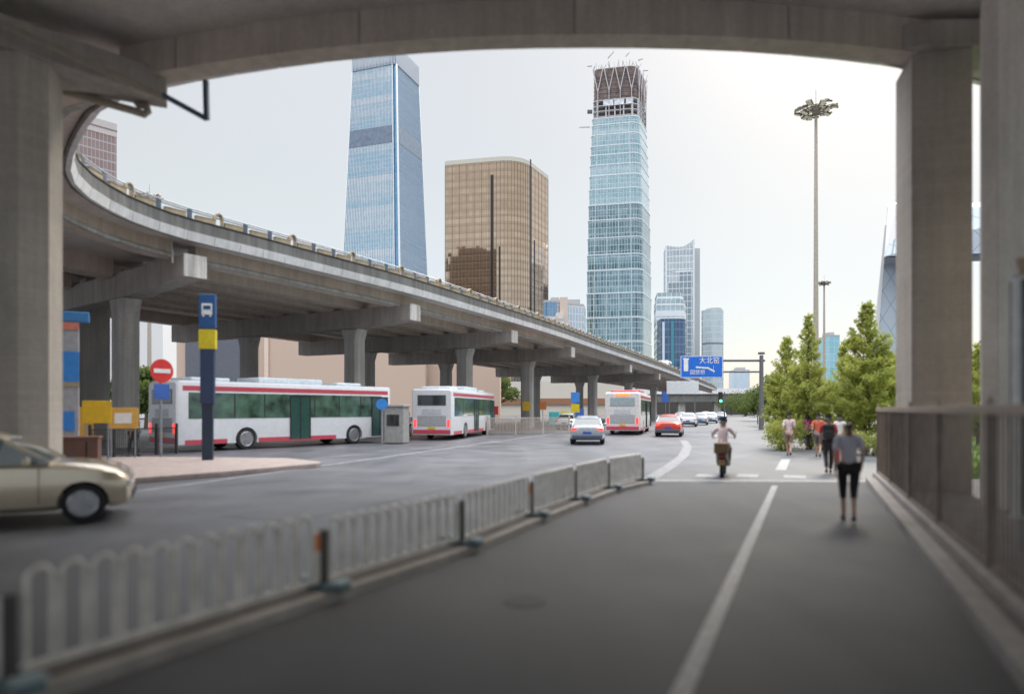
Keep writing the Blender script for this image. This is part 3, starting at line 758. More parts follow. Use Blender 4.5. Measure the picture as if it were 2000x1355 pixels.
# 4: towers to the right of it
G_GREY = facade('grey_glass', (.40, .46, .52), (.66, .70, .72), (.72, .74, .75), 4.0, 2.0, .12, .12, .7, .12, .2)
G_GREYD = facade('grey_glass_dark', (.20, .25, .30), (.38, .44, .48), (.62, .66, .68), 4.0, 2.4, .12, .12, .7, .12, .2)
sw = thing('office_tower', (103, 432, 0), 'slim grey glass tower with a swooping concave roofline right of the teal tower', 'tower')
def swoop(f): return 478 + (4.5 * math.sin(min(1, f / .55) * math.pi / 2) if f < .55 else 4.5 - 13.5 * ((f - .55) / .45) ** 1.7)
fa, fb = Vector((95.2, 422)), Vector((111.2, 418)); nseg = 14
fr = MB(); dep = Vector((3.0, 20))
def col_(f): q = fa.lerp(fb, f); return q, Zp(swoop(f), 420)
for k in range(nseg):
    (q0, z0), (q1, z1) = col_(k / nseg), col_((k + 1) / nseg); u0, u1 = k / nseg * 16.5, (k + 1) / nseg * 16.5
    fr.add([(q0.x, q0.y, 0), (q1.x, q1.y, 0), (q1.x, q1.y, z1), (q0.x, q0.y, z0)], [(0,1,2,3)], [((u0,0),(u1,0),(u1,z1),(u0,z0))])
    fr.add([(q0.x, q0.y, z0), (q1.x, q1.y, z1), (q1.x+dep.x, q1.y+dep.y, z1), (q0.x+dep.x, q0.y+dep.y, z0)], [(0,1,2,3)], None)
(q0, z0), (q1, z1) = col_(0), col_(1)
fr.add([(q1.x, q1.y, 0), (q1.x+dep.x, q1.y+dep.y, 0), (q1.x+dep.x, q1.y+dep.y, z1-3), (q1.x, q1.y, z1)], [(0,1,2,3)], [((0,0),(20,0),(20,z1-3),(0,z1))])
fr.add([(q0.x, q0.y, 0), (q0.x+dep.x, q0.y+dep.y, 0), (q0.x+dep.x, q0.y+dep.y, z0), (q0.x, q0.y, z0)], [(3,2,1,0)], [((0,z0),(20,z0),(20,0),(0,0))])
fr.add([(q0.x+dep.x, q0.y+dep.y, 0), (q1.x+dep.x, q1.y+dep.y, 0), (q1.x+dep.x, q1.y+dep.y, z1-3), (q0.x+dep.x, q0.y+dep.y, z0)], [(3,2,1,0)], [((0,z0),(16,z0),(16,0),(0,0))])
fr.build('glass_wall', G_GREY, sw, recalc=False)
MB().box((115.6, 433, Zp(488, 430) / 2), (3.4, 14, Zp(488, 430))).build('side_wing', facade('pale_strip', (.55,.6,.64), (.7,.73,.75), (.45,.48,.5), 9.0, 3.4, .05, .1, .3, .4, .2), sw)
tr = MB()
for f in (0, 1): q, z = col_(f); tr.box((q.x, q.y - .3, z / 2), (.9, .9, z))
for py in (531, 567, 573, 610, 627, 665): z = Zp(py, 420); tr.box(((fa.x+fb.x)/2 + 2.6, (fa.y+fb.y)/2 - .5, z), (11, .8, .9), math.atan2(fb.y-fa.y, fb.x-fa.x))
tr.build('white_trim', BANDM, sw)
dk = MB(); 
q = fa.lerp(fb, .71) + Vector((-.08, -.35))
for f0, f1, ya, yb in ((.47, .93, 532, 700), (.07, .47, 552, 700)):
    a, b = fa.lerp(fb, f0), fa.lerp(fb, f1); z0_, z1_ = Zp(yb, 420), Zp(ya, 420); y_ = -.3
    dk.add([(a.x, a.y + y_, z0_), (b.x, b.y + y_, z0_), (b.x, b.y + y_, z1_), (a.x, a.y + y_, z1_)], [(0,1,2,3)], [((0,z0_),((b-a).length,z0_),((b-a).length,z1_),(0,z1_))])
dk.build('lower_glass', G_GREYD, sw, recalc=False)

mid = thing('office_block', (90, 388, 0), 'stepped glass block with bright floor bands in front of the swooping tower', 'building')
mp_ = round_poly([(80.5, 381), (95.5, 379), (102, 400), (84, 404)], [0, 4, 0, 0], 6)
G_MID = facade('mid_glass', (.30, .40, .44), (.62, .70, .72), (.74, .78, .79), 4.0, 2.6, .22, .08, .6, .15, .4)
MB().prism(mp_, 0, None, Zp(585, 380)).build('glass_wall', G_MID, mid)
MB().prism(scale_poly(mp_, .92, (88, 392)), Zp(585, 380), None, Zp(571, 380)).build('upper_storey', G_MID, mid)
bnd = MB()
for py, h in ((612, 1.6), (622, .7), (640, .7)): bnd.prism(scale_poly(mp_, 1.01, (90, 391)), Zp(py, 380) - h, None, Zp(py, 380) + h)
bnd.build('floor_band', BANDM, mid)
dkb = thing('office_block', (86, 372, 0), 'navy block with a teal strip, added for the dark reflection below the stepped glass block', 'building')
dp = round_poly([(78.5, 361), (92.0, 360), (94, 372), (79.5, 374)], [0, 5, 0, 0], 7)  # added volume: dark reflection in the stepped block, built as navy glass
MB().prism(dp, 0, None, Zp(622, 360)).build('glass_wall', facade('navy_reflection', (.05, .09, .16), (.14, .22, .34), (.16, .22, .30), 4, 2, .1, .1, .7, .12, .5), dkb)
MB().box((84.6, 360.2, Zp(690, 360) / 2 + 8), (1.5, .5, Zp(690, 360) + 18)).build('glass_strip', mat('teal_strip', (.08, .28, .36), .3, .3), dkb)
MB().box((80.0, 360.6, 26), (1.2, .5, 44)).build('white_strip', mat('white_strip', (.6, .68, .74), .4), dkb)

cyl = thing('office_tower', (106, 400, 0), 'pale blue grey cylindrical tower right of the swooping tower', 'tower')
cc = Vector((121.6, 404)); rr_ = 6.3
cp_ = [(cc.x - 3 + rr_ * math.cos(t), cc.y + rr_ * math.sin(t)) for t in [2*math.pi*k/36 for k in range(36)]]
G_CYL = facade('pale_curved_glass', (.50, .58, .62), (.64, .70, .73), (.55, .62, .66), 3.6, 1.8, .1, .06, .6, .25, .15)
MB().prism(cp_, 0, None, Zp(672, 404) - .8).build('lower_wall', G_CYL, cyl); MB().prism(scale_poly(cp_, .985, cc), Zp(672, 404) - .8, None, Zp(672, 404) + .4).build('shadow_gap', mat('gap_grey', (.2, .24, .27), .6), cyl)
MB().prism(cp_, Zp(672, 404) + .4, None, Zp(607, 404)).build('upper_wall', G_CYL, cyl); MB().prism(scale_poly(cp_, .7, cc), Zp(607, 404), None, Zp(603, 404)).build('plant_room', mat('roof_grey', (.4, .4, .4), .7), cyl)
cyl.location = (cc.x - 3, cc.y, 0)
for c in kids(cyl): c.location -= Vector((cc.x - 3 - 106, cc.y - 400, 0))

def simple_tower(name, label, px0, px1, pyt, Y, depth, m, skew=0.0, rad=0, roofm=None, cat='building', extra=None):
    x0, x1 = (px0-1000)/F*Y, (px1-1000)/F*Y; z = Zp(pyt, Y)
    t = thing(name, ((x0+x1)/2, Y + depth/2, 0), label, cat)
    poly = [(x1, Y + (skew if skew > 0 else 0)), (x1 + depth * .12, Y + depth), (x0 + depth * .12, Y + depth), (x0, Y - (skew if skew < 0 else 0))]
    poly = round_poly(poly, rad, 6) if rad else poly
    MB().prism(poly, 0, None, z - 1.0).build('curtain_wall', m, t)
    MB().prism(scale_poly(poly, 1.004, ((x0+x1)/2, Y + depth/2)), z - 1.0, None, z).build('roof_edge', roofm or mat('roof_grey', (.4, .4, .4), .7), t)
    cx, cy = (x0 + x1) / 2 + depth * .08, Y + depth / 2
    MB().box((cx, cy, z + depth * .05), ((x1 - x0) * .45, depth * .4, depth * .1)).build('plant_room', mat('roof_grey', (.4, .4, .4), .7), t)
    return t, poly, z
simple_tower('office_block', 'small dark blue glass block just right of the bronze block', 1060, 1096, 586, 330, 25, facade('deep_blue_glass', (.16, .28, .42), (.30, .44, .58), (.20, .30, .42), 3.6, 1.6, .08, .1, .7, .15, .3), rad=3)
t_, pl_, z_ = simple_tower('office_block', 'pale blue block with a beige stair tower left of the teal tower', 1088, 1143, 590, 300, 22, facade('pale_blue_glass', (.40, .52, .62), (.64, .70, .76), (.62, .62, .64), 3.4, 1.5, .14, .16, .6, .2, .3), skew=6)
MB().box((22.6, 299.5, Zp(583, 300) / 2), (3.2, 6, Zp(583, 300))).build('stair_tower', mat('beige_stone', (.58, .48, .42), .7), t_)
MB().box((20.6, 297.0, Zp(614, 300) / 2), (3.0, 5, Zp(614, 300))).build('low_wing', facade('beige_wing', (.45,.5,.55), (.6,.62,.64), (.62,.58,.55), 3.4, 1.5, .3, .2, .4, .3, .3), t_)
simple_tower('low_building', 'low cream building under the dark blue block, just above the viaduct', 1050, 1100, 622, 260, 14, mat('cream_wall', (.62, .60, .55), .7))
simple_tower('office_block', 'far pale blue block seen below the gantry, right of the cylinder tower', 1433, 1466, 722, 700, 30, facade('far_blue', (.55, .65, .74), (.62, .72, .80), (.55, .66, .75), 4, 3, .1, .1, .3, .4, .2), rad=5)
simple_tower('office_block', 'narrow turquoise block seen between the two leafy trees', 1619, 1640, 654, 420, 25, facade('turq', (.25, .52, .62), (.40, .66, .74), (.35, .58, .66), 4, 3, .1, .1, .5, .25, .2))
rbk = thing('office_block', (-118, 175, 0), 'brick red gridded block with pale top storeys behind the viaduct bend, far left', 'building')
rp1 = [((228-1000)/F*174, 174), ((228-1000)/F*174 - 6, 198), (-150, 185), ((60-1000)/F*160, 160)]
rp1[1] = (-118.5, 198); rp1[2] = (-152, 186)
zr = Zp(243, 174); G_RED = facade('red_grid', (.23, .16, .155), (.33, .25, .24), (.40, .40, .44), 2.3, .9, .13, .13, .2, .35, .25, tilt=.004)
MB().prism(rp1, 0, None, zr - 3.4).build('curtain_wall', G_RED, rbk)
MB().prism(scale_poly(rp1, 1.004, (-125, 178)), zr - 3.4, None, zr).build('top_storey', mat('pale_stone', (.50, .46, .45), .7), rbk)
MB().prism(scale_poly(rp1, 1.008, (-125, 178)), zr - 2.0, None, zr - 1.7).build('cornice', mat('cornice_dark', (.22, .19, .19), .7), rbk)

# 5: the looped, leaning headquarters behind the right-hand pillar
lp = thing('looped_tower', (420, 720, 0), 'pale leaning looped tower with a diamond lattice skin behind the right pillar', 'tower')
G_DIA = facade('diamond_glass', (.40, .46, .53), (.50, .56, .62), (.30, .33, .37), 1, 17.0, .05, .05, .08, .3, .3, diag=True)
WPAL = mat('pale_metal_panel', (.60, .60, .60), .5, .1)
def hexa(name, pts, m, parent, uvs=True):
    mb = MB(); fs = [(0,1,5,4), (1,2,6,5), (2,3,7,6), (3,0,4,7), (0,3,2,1), (4,5,6,7)]
    V = [Vector(p) for p in pts]; uu = []
    for f in fs:
        w_ = (V[f[1]] - V[f[0]]).length; uu.append(tuple((( (V[k].x + V[k].y)), V[k].z) for k in f))
    mb.add(V, fs, uu); return mb.build(name, m, parent)
def HP(px, py, Y): return P(px, py, Y)
Ya, Yb = 700, 745
gz = lambda v: Vector((v.x, v.y, 0))
hexa('leaning_leg', [gz(HP(1703, 800, Ya)), gz(HP(1822, 800, Ya)), gz(HP(1822, 800, Yb)), gz(HP(1690, 800, Yb)), HP(1726, 515, Ya), HP(1830, 515, Ya), HP(1830, 515, Yb), HP(1728, 515, Yb)], G_DIA, lp)
hexa('leg_edge', [gz(HP(1694, 800, Ya - .5)), gz(HP(1703, 800, Ya - 1.5)), gz(HP(1703, 800, Ya+4)), gz(HP(1690, 800, Yb+1)), HP(1728, 440, Ya - .5), HP(1733, 440, Ya - 1.5), HP(1733, 440, Ya+4), HP(1730, 440, Yb+1)], WPAL, lp)
hexa('overhang', [HP(1730, 500, Ya - 25), HP(2050, 492, Ya - 60), HP(2050, 500, Yb), HP(1728, 515, Yb), HP(1740, 405, Ya - 8), HP(2050, 405, Ya - 60), HP(2050, 396, Yb), HP(1735, 396, Yb)], G_DIA, lp)
hexa('overhang_edge', [HP(1727, 502, Ya - 24), HP(1752, 500, Ya - 27), HP(1752, 498, Ya - 20), HP(1727, 512, Yb), HP(1734, 405, Ya - 9), HP(1752, 398, Ya - 12), HP(1752, 398, Ya - 4), HP(1733, 397, Yb)], WPAL, lp)
hexa('soffit_band', [HP(1727, 516, Ya - 10), HP(2050, 506, Ya - 61), HP(2050, 506, Yb), HP(1727, 516, Yb), HP(1727, 503, Ya - 26), HP(2050, 493, Ya - 61.5), HP(2050, 493, Yb), HP(1727, 503, Yb)], mat('soffit_grey', (.30, .31, .33), .6), lp)
hexa('rear_leg', [gz(HP(1960, 800, Ya)), gz(HP(2060, 800, Ya)), gz(HP(2060, 800, Yb)), gz(HP(1960, 800, Yb)), HP(1965, 500, Ya), HP(2060, 500, Ya), HP(2060, 500, Yb), HP(1965, 500, Yb)], G_DIA, lp)

# buildings glimpsed under the viaduct
TANW = facade('tan_stone', (.62, .47, .38), (.70, .55, .45), (.56, .42, .34), 3.2, 2.4, .04, .03, 0, .75, .2, tilt=0)
tn = thing('tan_hall', (-22, 112, 0), 'tan stone hall with a dark slate screen seen under the viaduct', 'building')
MB().box((-27, 118, 8.2), (50, 14, 16.4)).build('wall', TANW, tn)
mb_ = MB(); 
def wallbox(px0, px1, y0, y1, Y, th, m, nm, parent):
    x0, x1 = (px0-1000)/F*Y, (px1-1000)/F*Y; z0_, z1_ = Zp(y1, Y), Zp(y0, Y)
    return MB().box(((x0+x1)/2, Y + th/2, (z0_+z1_)/2), (x1-x0, th, z1_-z0_)).build(nm, m, parent)
wallbox(345, 830, 640, 815, 108, 2, facade('tan_front', (.66, .50, .40), (.74, .58, .47), (.58, .44, .36), 3.0, 2.2, .04, .03, 0, .75, .2, tilt=0), 'front_wall', tn)
for ob in [o for o in COL.objects if o.name.startswith('front_wall')]: pass
wallbox(362, 500, 640, 812, 107.6, .35, mat('slate_screen', (.13, .14, .17), .5, .1), 'slate_screen', tn)
wallbox(516, 524, 640, 812, 107.7, .2, mat('tan_pilaster', (.74, .60, .50), .7), 'pilaster', tn)
bw_ = thing('white_block', (-65, 130, 0), 'white office block with ribbon windows seen under the viaduct beside the pier', 'building')
wallbox(205, 318, 600, 815, 130, 14, facade('white_ribbon', (.45, .52, .56), (.60, .66, .68), (.74, .75, .75), 3.3, 4.0, .5, .05, .2, .3, .2), 'wall', bw_)
wallbox(203, 320, 592, 600, 129.8, 14.5, mat('cream_wall', (.62, .60, .55), .7), 'roof_edge', bw_)
gb = thing('green_block', (-20, 150, 0), 'pale green gridded block seen under the viaduct behind the second bus', 'building')
wallbox(800, 905, 640, 815, 150, 14, facade('green_grid', (.34, .42, .33), (.46, .52, .42), (.62, .66, .58), 3.3, 2.4, .3, .25, 0, .5, .2), 'wall', gb)
wallbox(798, 907, 633, 640, 149.8, 14.5, mat('cream_wall', (.62, .60, .55), .7), 'roof_edge', gb)
lw = thing('low_shops', (10, 210, 0), 'row of low cream shops with brown fascia far under the viaduct', 'building')
wallbox(905, 1240, 745, 815, 210, 12, facade('shop_front', (.25, .22, .2), (.45, .42, .38), (.58, .54, .48), 4.5, 5, .35, .1, 0, .6, .3), 'wall', lw)
wallbox(905, 1240, 778, 790, 209.5, .4, mat('brown_fascia', (.28, .14, .08), .7), 'shop_fascia', lw)

# ------------------------------------------------------------------ the flyover crossing far ahead
fo = thing('flyover', (60, 225, 0), 'low grey flyover crossing the road far ahead under the green lights', 'bridge')
def yb(px): return 0
MB().beam(P(1150, 778, 232), P(1520, 775, 215), 12, 3.0).build('deck', C_FASC2, fo)
MB().beam(P(1150, 766, 226), P(1520, 763, 209), .5, 1.6).build('parapet', C_FASC, fo)
pm = MB()
for px in (1200, 1262, 1330, 1400, 1462, 1510): q = P(px, 800, 228 - (px-1150)*.045); pm.box((q.x, q.y, 2.2), (2.2, 2.2, 4.4))
pm.build('pier', C_PIER2, fo)
MB().beam(P(1150, 800, 262), P(1520, 800, 245), 8, 6).build('abutment', mat('dark_abutment', (.07, .065, .06), .9), fo)
# descending ramp from the ring to the flyover is part of the ring road
# ------------------------------------------------------------------ high mast lamps
def high_mast(px, base_r, Y, label, hz, ringr, hang=0.0):
    x = (px-1000)/F*Y
    t = thing('mast_light', (x, Y, 0), label, 'lamp post', 'high mast lights above the road')
    MASTM = mat('mast_paint', (.42, .37, .32), .5, .3)
    MB().tube([(x, Y, 0), (x, Y, hz*.33), (x, Y, hz*.66), (x, Y, hz)], base_r, 16, r2=base_r*.45).build('pole', MASTM, t, smooth=True)
    cr_ = MB(); N_ = 18
    cr_.tube([(x + ringr*.62*math.cos(2*math.pi*k/24), Y + ringr*.62*math.sin(2*math.pi*k/24), hz - .1) for k in range(24)], .07, 6, closed=True)
    cr_.tube([(x, Y, hz - .5), (x, Y, hz + .35)], .32, 12)
    for k in range(N_):
        a = 2*math.pi*(k+.3)/N_; cr_.tube([(x, Y, hz), (x + ringr*.8*math.cos(a), Y + ringr*.8*math.sin(a), hz - .05)], .04, 5)
    cr_.build('lamp_ring', mat('mast_dark', (.16, .14, .12), .5, .4), t)
    MB().tube([(x, Y, hz), (x, Y, hz + 1.7)], .02, 5).build('lightning_rod', mat('mast_dark', (.16,.14,.12), .5, .4), t)
    LH = mat('lamp_housing', (.17, .14, .10), .4, .5); LG = mat('lamp_lens', (.72, .68, .6), .2)
    for k in range(N_):
        a = 2*math.pi*(k+.3)/N_; ca, sa = math.cos(a), math.sin(a); rr = ringr * ((.62, .92, .90)[k % 3]); zc = hz - .1 + .22 * (k % 3 - 1)
        m_ = Matrix.Translation((x + rr*ca, Y + rr*sa, zc)) @ Matrix.Rotation(a, 4, 'Z') @ Matrix.Rotation(R(-22 if k % 2 else 20), 4, 'Y')
        b_ = MB(); b_.box((0, 0, 0), (.60, .50, .15), M=m_); b_.box((-.12, 0, .11), (.3, .3, .12), M=m_)
        lh = b_.build('floodlight', LH, t, bevel=.02)
        MB().box((.03, 0, -.075), (.5, .36, .02), M=m_).build('lens', LG, lh).location = (0, 0, 0)
    return t
high_mast(1593.5, .26, 60, 'tall tan mast with a ring of floodlights standing above the trees', Zp(214, 60), 1.62)
high_mast(1609.5, .36, 148, 'distant mast with a small floodlight ring just right of the tall mast', Zp(553, 148), 1.2)
high_mast(292, .3, 88, 'mast whose dark floodlight ring peeps over the viaduct bend', Zp(386, 88), 1.5)

# ------------------------------------------------------------------ trees
BARK = mat('bark', (.10, .075, .055), .9, bump=.5)
def leafmat(name, a, b):
    m, t, p = newmat(name); N = t.nodes.new; L = t.links.new
    oi = N('ShaderNodeTexCoord'); n = N('ShaderNodeTexNoise'); n.inputs['Scale'].default_value = 1.6; n.inputs['Detail'].default_value = 8; L(oi.outputs['Object'], n.inputs['Vector'])
    r = N('ShaderNodeMapRange'); r.inputs['From Min'].default_value = .35; r.inputs['From Max'].default_value = .65; L(n.outputs[0], r.inputs['Value'])
    mx = N('ShaderNodeMix'); mx.data_type = 'RGBA'; L(r.outputs[0], mx.inputs[0]); mx.inputs[6].default_value = (*a, 1); mx.inputs[7].default_value = (*b, 1)
    L(mx.outputs[2], p.inputs['Base Color']); p.inputs['Roughness'].default_value = .6
    tr_ = N('ShaderNodeBsdfTranslucent'); L(mx.outputs[2], tr_.inputs['Color']); ms = N('ShaderNodeMixShader'); ms.inputs[0].default_value = .55
    L(p.outputs[0], ms.inputs[1]); L(tr_.outputs[0], ms.inputs[2]); L(ms.outputs[0], t.nodes['Material Output'].inputs['Surface'])
    MC[name] = m; return m
LEAF = leafmat('ginkgo_leaf', (.29, .33, .085), (.50, .52, .13)); LEAF2 = leafmat('far_leaf', (.08, .12, .035), (.17, .22, .055))
def leaf_at(mb, c, sz, rnd):
    a = Vector((rnd.gauss(0,1), rnd.gauss(0,1), rnd.gauss(0,.7))).normalized(); b = a.orthogonal().normalized()
    b = (Matrix.Rotation(rnd.uniform(0, 6.28), 3, a) @ b); c2 = a.cross(b)
    mb.add([c - b*sz*.5, c + c2*sz*.35, c + b*sz*.6, c - c2*sz*.35], [(0,1,2,3)])
def ginkgo(loc, h, spread, label, seed, tiers=26, dens=1.0, low=.12, group='young trees beside the bicycle lane', lean=0.0):
    rnd = random.Random(seed); t = thing('ginkgo_tree', loc, label, 'tree', group)
    tk_ = MB(); lf = MB(); x, y, _ = loc
    axis = [Vector((x + lean*h*f + .05*math.sin(f*7+seed), y + .05*math.cos(f*5+seed), h*f)) for f in [k/10 for k in range(11)]]
    tk_.tube(axis, .028*h**.9, 9, r2=.012)
    def ax(f): i = min(9, int(f*10)); return axis[i].lerp(axis[i+1], f*10 - i)
    n = int(tiers * 3.0)
    for k in range(n):
        f = low + (1 - low - .03) * (k / n) ** .92; a = k * 2.399 + rnd.uniform(-.4, .4)
        prof = min(1.0, ((1-f)/.66)) ** 1.15 * (.68 + .32*rnd.random())
        if f < .25: prof *= .55 + .45 * (f - low) / max(.01, .25 - low)
        ln = spread * prof * rnd.uniform(.72, 1.15) + .10
        st = ax(f); rise = rnd.uniform(.3, .6) * ln * (1.5 if f > .6 else .8) + .08
        pts = []; bend = rnd.uniform(-.3, .3)
        for j in range(6):
            g = j/5; pts.append(st + Vector((math.cos(a + bend*g)*ln*g, math.sin(a + bend*g)*ln*g, rise*g**1.25 - .10*ln*math.sin(g*3.1))))
        tk_.tube(pts, .008 + .010*ln, 5, r2=.004)
        steps = int((6 + 9*ln) * dens * (1.45 if f < .55 else 1.0))
        for j in range(steps):
            g = rnd.uniform(.12, 1.02)**.8; i = min(4, int(g*5)); c = pts[i].lerp(pts[i+1], min(1.2, g*5 - i))
            cl = rnd.uniform(.045, .12) * (1.15 - .45*g) * (1.2 if f < .7 else .75)
            for q in range(int(rnd.uniform(6, 11))):
                leaf_at(lf, c + Vector((rnd.gauss(0, cl), rnd.gauss(0, cl), rnd.gauss(0, cl*.8))), rnd.uniform(.07, .13), rnd)
        if ln > .7:                 # side twigs
            for q in range(3):
                g = rnd.uniform(.35, .9); i = min(4, int(g*5)); c = pts[i].lerp(pts[i+1], g*5-i); a2 = a + rnd.choice((-1, 1)) * rnd.uniform(.5, 1.1); l2 = ln * rnd.uniform(.25, .45)
                e_ = c + Vector((math.cos(a2)*l2, math.sin(a2)*l2, l2*rnd.uniform(.3, .9))); tk_.tube([c, c.lerp(e_, .5) + Vector((0,0,-.02)), e_], .008, 4, r2=.003)
                for j in range(int((4 + 9*l2) * dens)):
                    c3 = c.lerp(e_, rnd.uniform(.2, 1.05))
                    for z in range(9): leaf_at(lf, c3 + Vector((rnd.gauss(0,.08), rnd.gauss(0,.08), rnd.gauss(0,.07))), rnd.uniform(.07, .12), rnd)
    tk_.build('trunk', BARK, t); lf.build('crown', LEAF, t, recalc=False); return t
def gz2(px, Y): return ((px-1000)/F*Y, Y, 0)
ginkgo(gz2(1694, 29), Zp(588, 29), 1.65, 'broad leafy ginkgo with a single pointed top beside the right-hand pillar', 5, 30, 1.35)
ginkgo(gz2(1578, 31), Zp(610, 31), 1.15, 'slender ginkgo with a thin open top in front of the tall mast', 8, 28, .95)
ginkgo(gz2(1537, 33), Zp(655, 33), 1.25, 'shorter ginkgo at the left end of the leafy row', 12, 22, 1.25)
ginkgo(gz2(1648, 34), Zp(672, 34), 1.1, 'half hidden ginkgo filling the gap between the two tallest trees', 17, 20, 1.1)
ginkgo(gz2(1742, 36), Zp(690, 36), 1.2, 'ginkgo tucked behind the left edge of the right-hand pillar', 23, 18, 1.2)
ginkgo(gz2(1912, 33), Zp(668, 33), 1.3, 'green tree glimpsed in the slit between the two right-hand pillars', 29, 18, 1.3)

def bush(loc, sx, sy, h, label, seed, m=LEAF, n=2600, name='shrub', cat='shrub', group=None, sz=.09, boxy=False):
    rnd = random.Random(seed); t = thing(name, loc, label, cat, group); lf = MB(); st = MB()
    cl = [(rnd.uniform(-sx, sx)*.8, rnd.uniform(-sy, sy)*.8, rnd.uniform(.25, .85)*h) for k in range(12)]
    for c in cl: st.tube([(loc[0] + c[0]*.2, loc[1] + c[1]*.2, 0), (loc[0] + c[0], loc[1] + c[1], c[2])], .02, 4, r2=.006)
    for k in range(n):
        c = rnd.choice(cl); p = Vector((c[0] + rnd.gauss(0, sx*.25), c[1] + rnd.gauss(0, sy*.25), max(.03, c[2] + rnd.gauss(0, h*.16))))
        leaf_at(lf, Vector(loc) + p, rnd.uniform(.6, 1.3) * sz, rnd)
    st.build('stem', BARK, t); lf.build('foliage', m, t, recalc=False); return t
for i, (px, Y, sx, h, lab) in enumerate(((1532, 30, .8, 1.3, 'low shrub at the foot of the leftmost ginkgo'), (1600, 31, .9, .95, 'low shrub between the ginkgo trunks behind the walkers'),
        (1700, 27, .8, 1.0, 'low bright shrub just left of the fence end'), (1555, 44, 1.2, 1.5, 'rounded shrub behind the pink shirted walker'), (1650, 32, .8, .9, 'low shrub beneath the tallest ginkgo'))):
    bush(gz2(px, Y), sx, sx*.8, h, lab, 40 + i, group='shrubs under the ginkgo trees')
def big_tree(loc, h, rad, label, seed, n=5200, group='background trees', m=None, sz=.32):
    rnd = random.Random(seed); t = thing('street_tree', loc, label, 'tree', group); tk_, lf = MB(), MB(); L0 = Vector(loc)
    tk_.tube([L0, L0 + Vector((.1, 0, h*.3)), L0 + Vector((0, .1, h*.55))], h*.03, 8, r2=h*.016)
    cl = []
    for k in range(16):
        a = rnd.uniform(0, 6.28); r = rad*rnd.uniform(.2, .85); z = h*rnd.uniform(.38, .9); r *= math.sqrt(max(.1, 1 - ((z/h - .6)/.45)**2)); c = Vector((math.cos(a)*r, math.sin(a)*r, z)); cl.append((c, rad*rnd.uniform(.2, .38)))
        tk_.tube([L0 + Vector((0, 0, h*.3)), L0 + c*.6 + Vector((0,0,h*.08)), L0 + c], h*.010, 5, r2=.02)
    for k in range(n):
        c, rr = rnd.choice(cl); v = Vector((rnd.gauss(0,1), rnd.gauss(0,1), rnd.gauss(0,.8))).normalized() * rr * rnd.uniform(.5, 1.1)
        leaf_at(lf, L0 + c + v, rnd.uniform(.6, 1.3)*sz, rnd)
    tk_.build('trunk', BARK, t); lf.build('crown', m or LEAF2, t, recalc=False)
for i, (px, Y, h, r, lab) in enumerate(((258, 60, 5.5, 2.2, 'dark bushy tree under the viaduct in front of the white block'), (285, 66, 6.5, 2.3, 'taller dark tree under the viaduct beside the white block'),
        (1455, 190, 6.5, 7, 'dark green tree mass below the far end of the flyover'), (1428, 215, 5.5, 6, 'dark tree under the flyover left of the green signal pole'), (868, 120, 8, 4, 'green tree seen under the viaduct behind the second bus'),
        (975, 130, 10, 4, 'tree seen between far viaduct piers'), (1510, 75, 5.5, 3.0, 'green tree just right of the gantry pole'), (1490, 110, 5.2, 4, 'far roadside tree behind the gantry pole'), (1905, 45, 6.5, 3, 'leafy tree behind the slit between the right-hand pillars'), (1780, 60, 6, 4, 'tree half hidden behind the wide right-hand pillar'))):
    big_tree(gz2(px, Y), h, r, lab, 60 + i)
# clumps of grass along the lawn
gm = MB(); rnd = random.Random(9)
for k in range(5000):
    u = rnd.random(); Y = 17.9 + 26*u*u; x = (9.6 + (Y-17.5)*.5) + rnd.random()*9; h = rnd.uniform(.08, .26)
    a = rnd.uniform(0, 3.14); dx, dy = math.cos(a)*.03, math.sin(a)*.03
    gm.add([(x-dx, y_ := Y-dy, .04), (x+dx, Y+dy, .04), (x + rnd.uniform(-.06,.06), Y + rnd.uniform(-.06,.06), .04+h)], [(0,1,2)])
tag(gm.build('grass', mat('grass_blade', (.20, .32, .05), .7, var=.3, scale=2), recalc=False), 'bright green grass behind the fence and the trees', 'grass', kind='stuff')

# ------------------------------------------------------------------ right-hand bar fence
FENM = mat('fence_brown', (.21, .17, .145), .55, .2, var=.25, scale=3); FRAIL = mat('fence_rail', (.36, .29, .23), .5, .2)
fe = thing('bar_fence', (FA.x, FA.y, 0), 'dark brown close-barred fence with a pale top rail on the right of the lane', 'fence')
Lf = (FB - FA).length
def fz(t): return 1.80 + .0 * t
fb_ = MB(); k = 0; t = .06
while t < Lf:
    c = FA + fd * t; fb_.box((c.x, c.y, .98), (.015, .015, 1.60), math.atan2(fd.y, fd.x)); t += .15
fb_.build('bars', FENM, fe)
MB().beam(FA + Vector((0,0,1.80)), FB + Vector((0,0,1.80)), .10, .10).build('top_rail', FRAIL, fe, bevel=.01)
MB().beam(FA + Vector((0,0,.22)), FB + Vector((0,0,.22)), .06, .06).build('bottom_rail', FENM, fe)
MB().beam(FA + Vector((0,0,.10)) , FB + Vector((0,0,.10)), .24, .20).build('plinth', C_KERB, fe, bevel=.015)
t = 1.2
while t < Lf + .2:
    c = FA + fd * min(t, Lf); po = MB().box((c.x, c.y, .98), (.085, .085, 1.72), math.atan2(fd.y, fd.x)).build('post', FENM, fe, bevel=.008)
    pr = MB(); 
    pr.tube([(c.x, c.y, 1.84), (c.x, c.y, 1.87), (c.x, c.y, 1.91), (c.x, c.y, 1.94)], .045, 10, r2=.02)
    pr.build('finial', FRAIL, po, smooth=True); t += 2.85

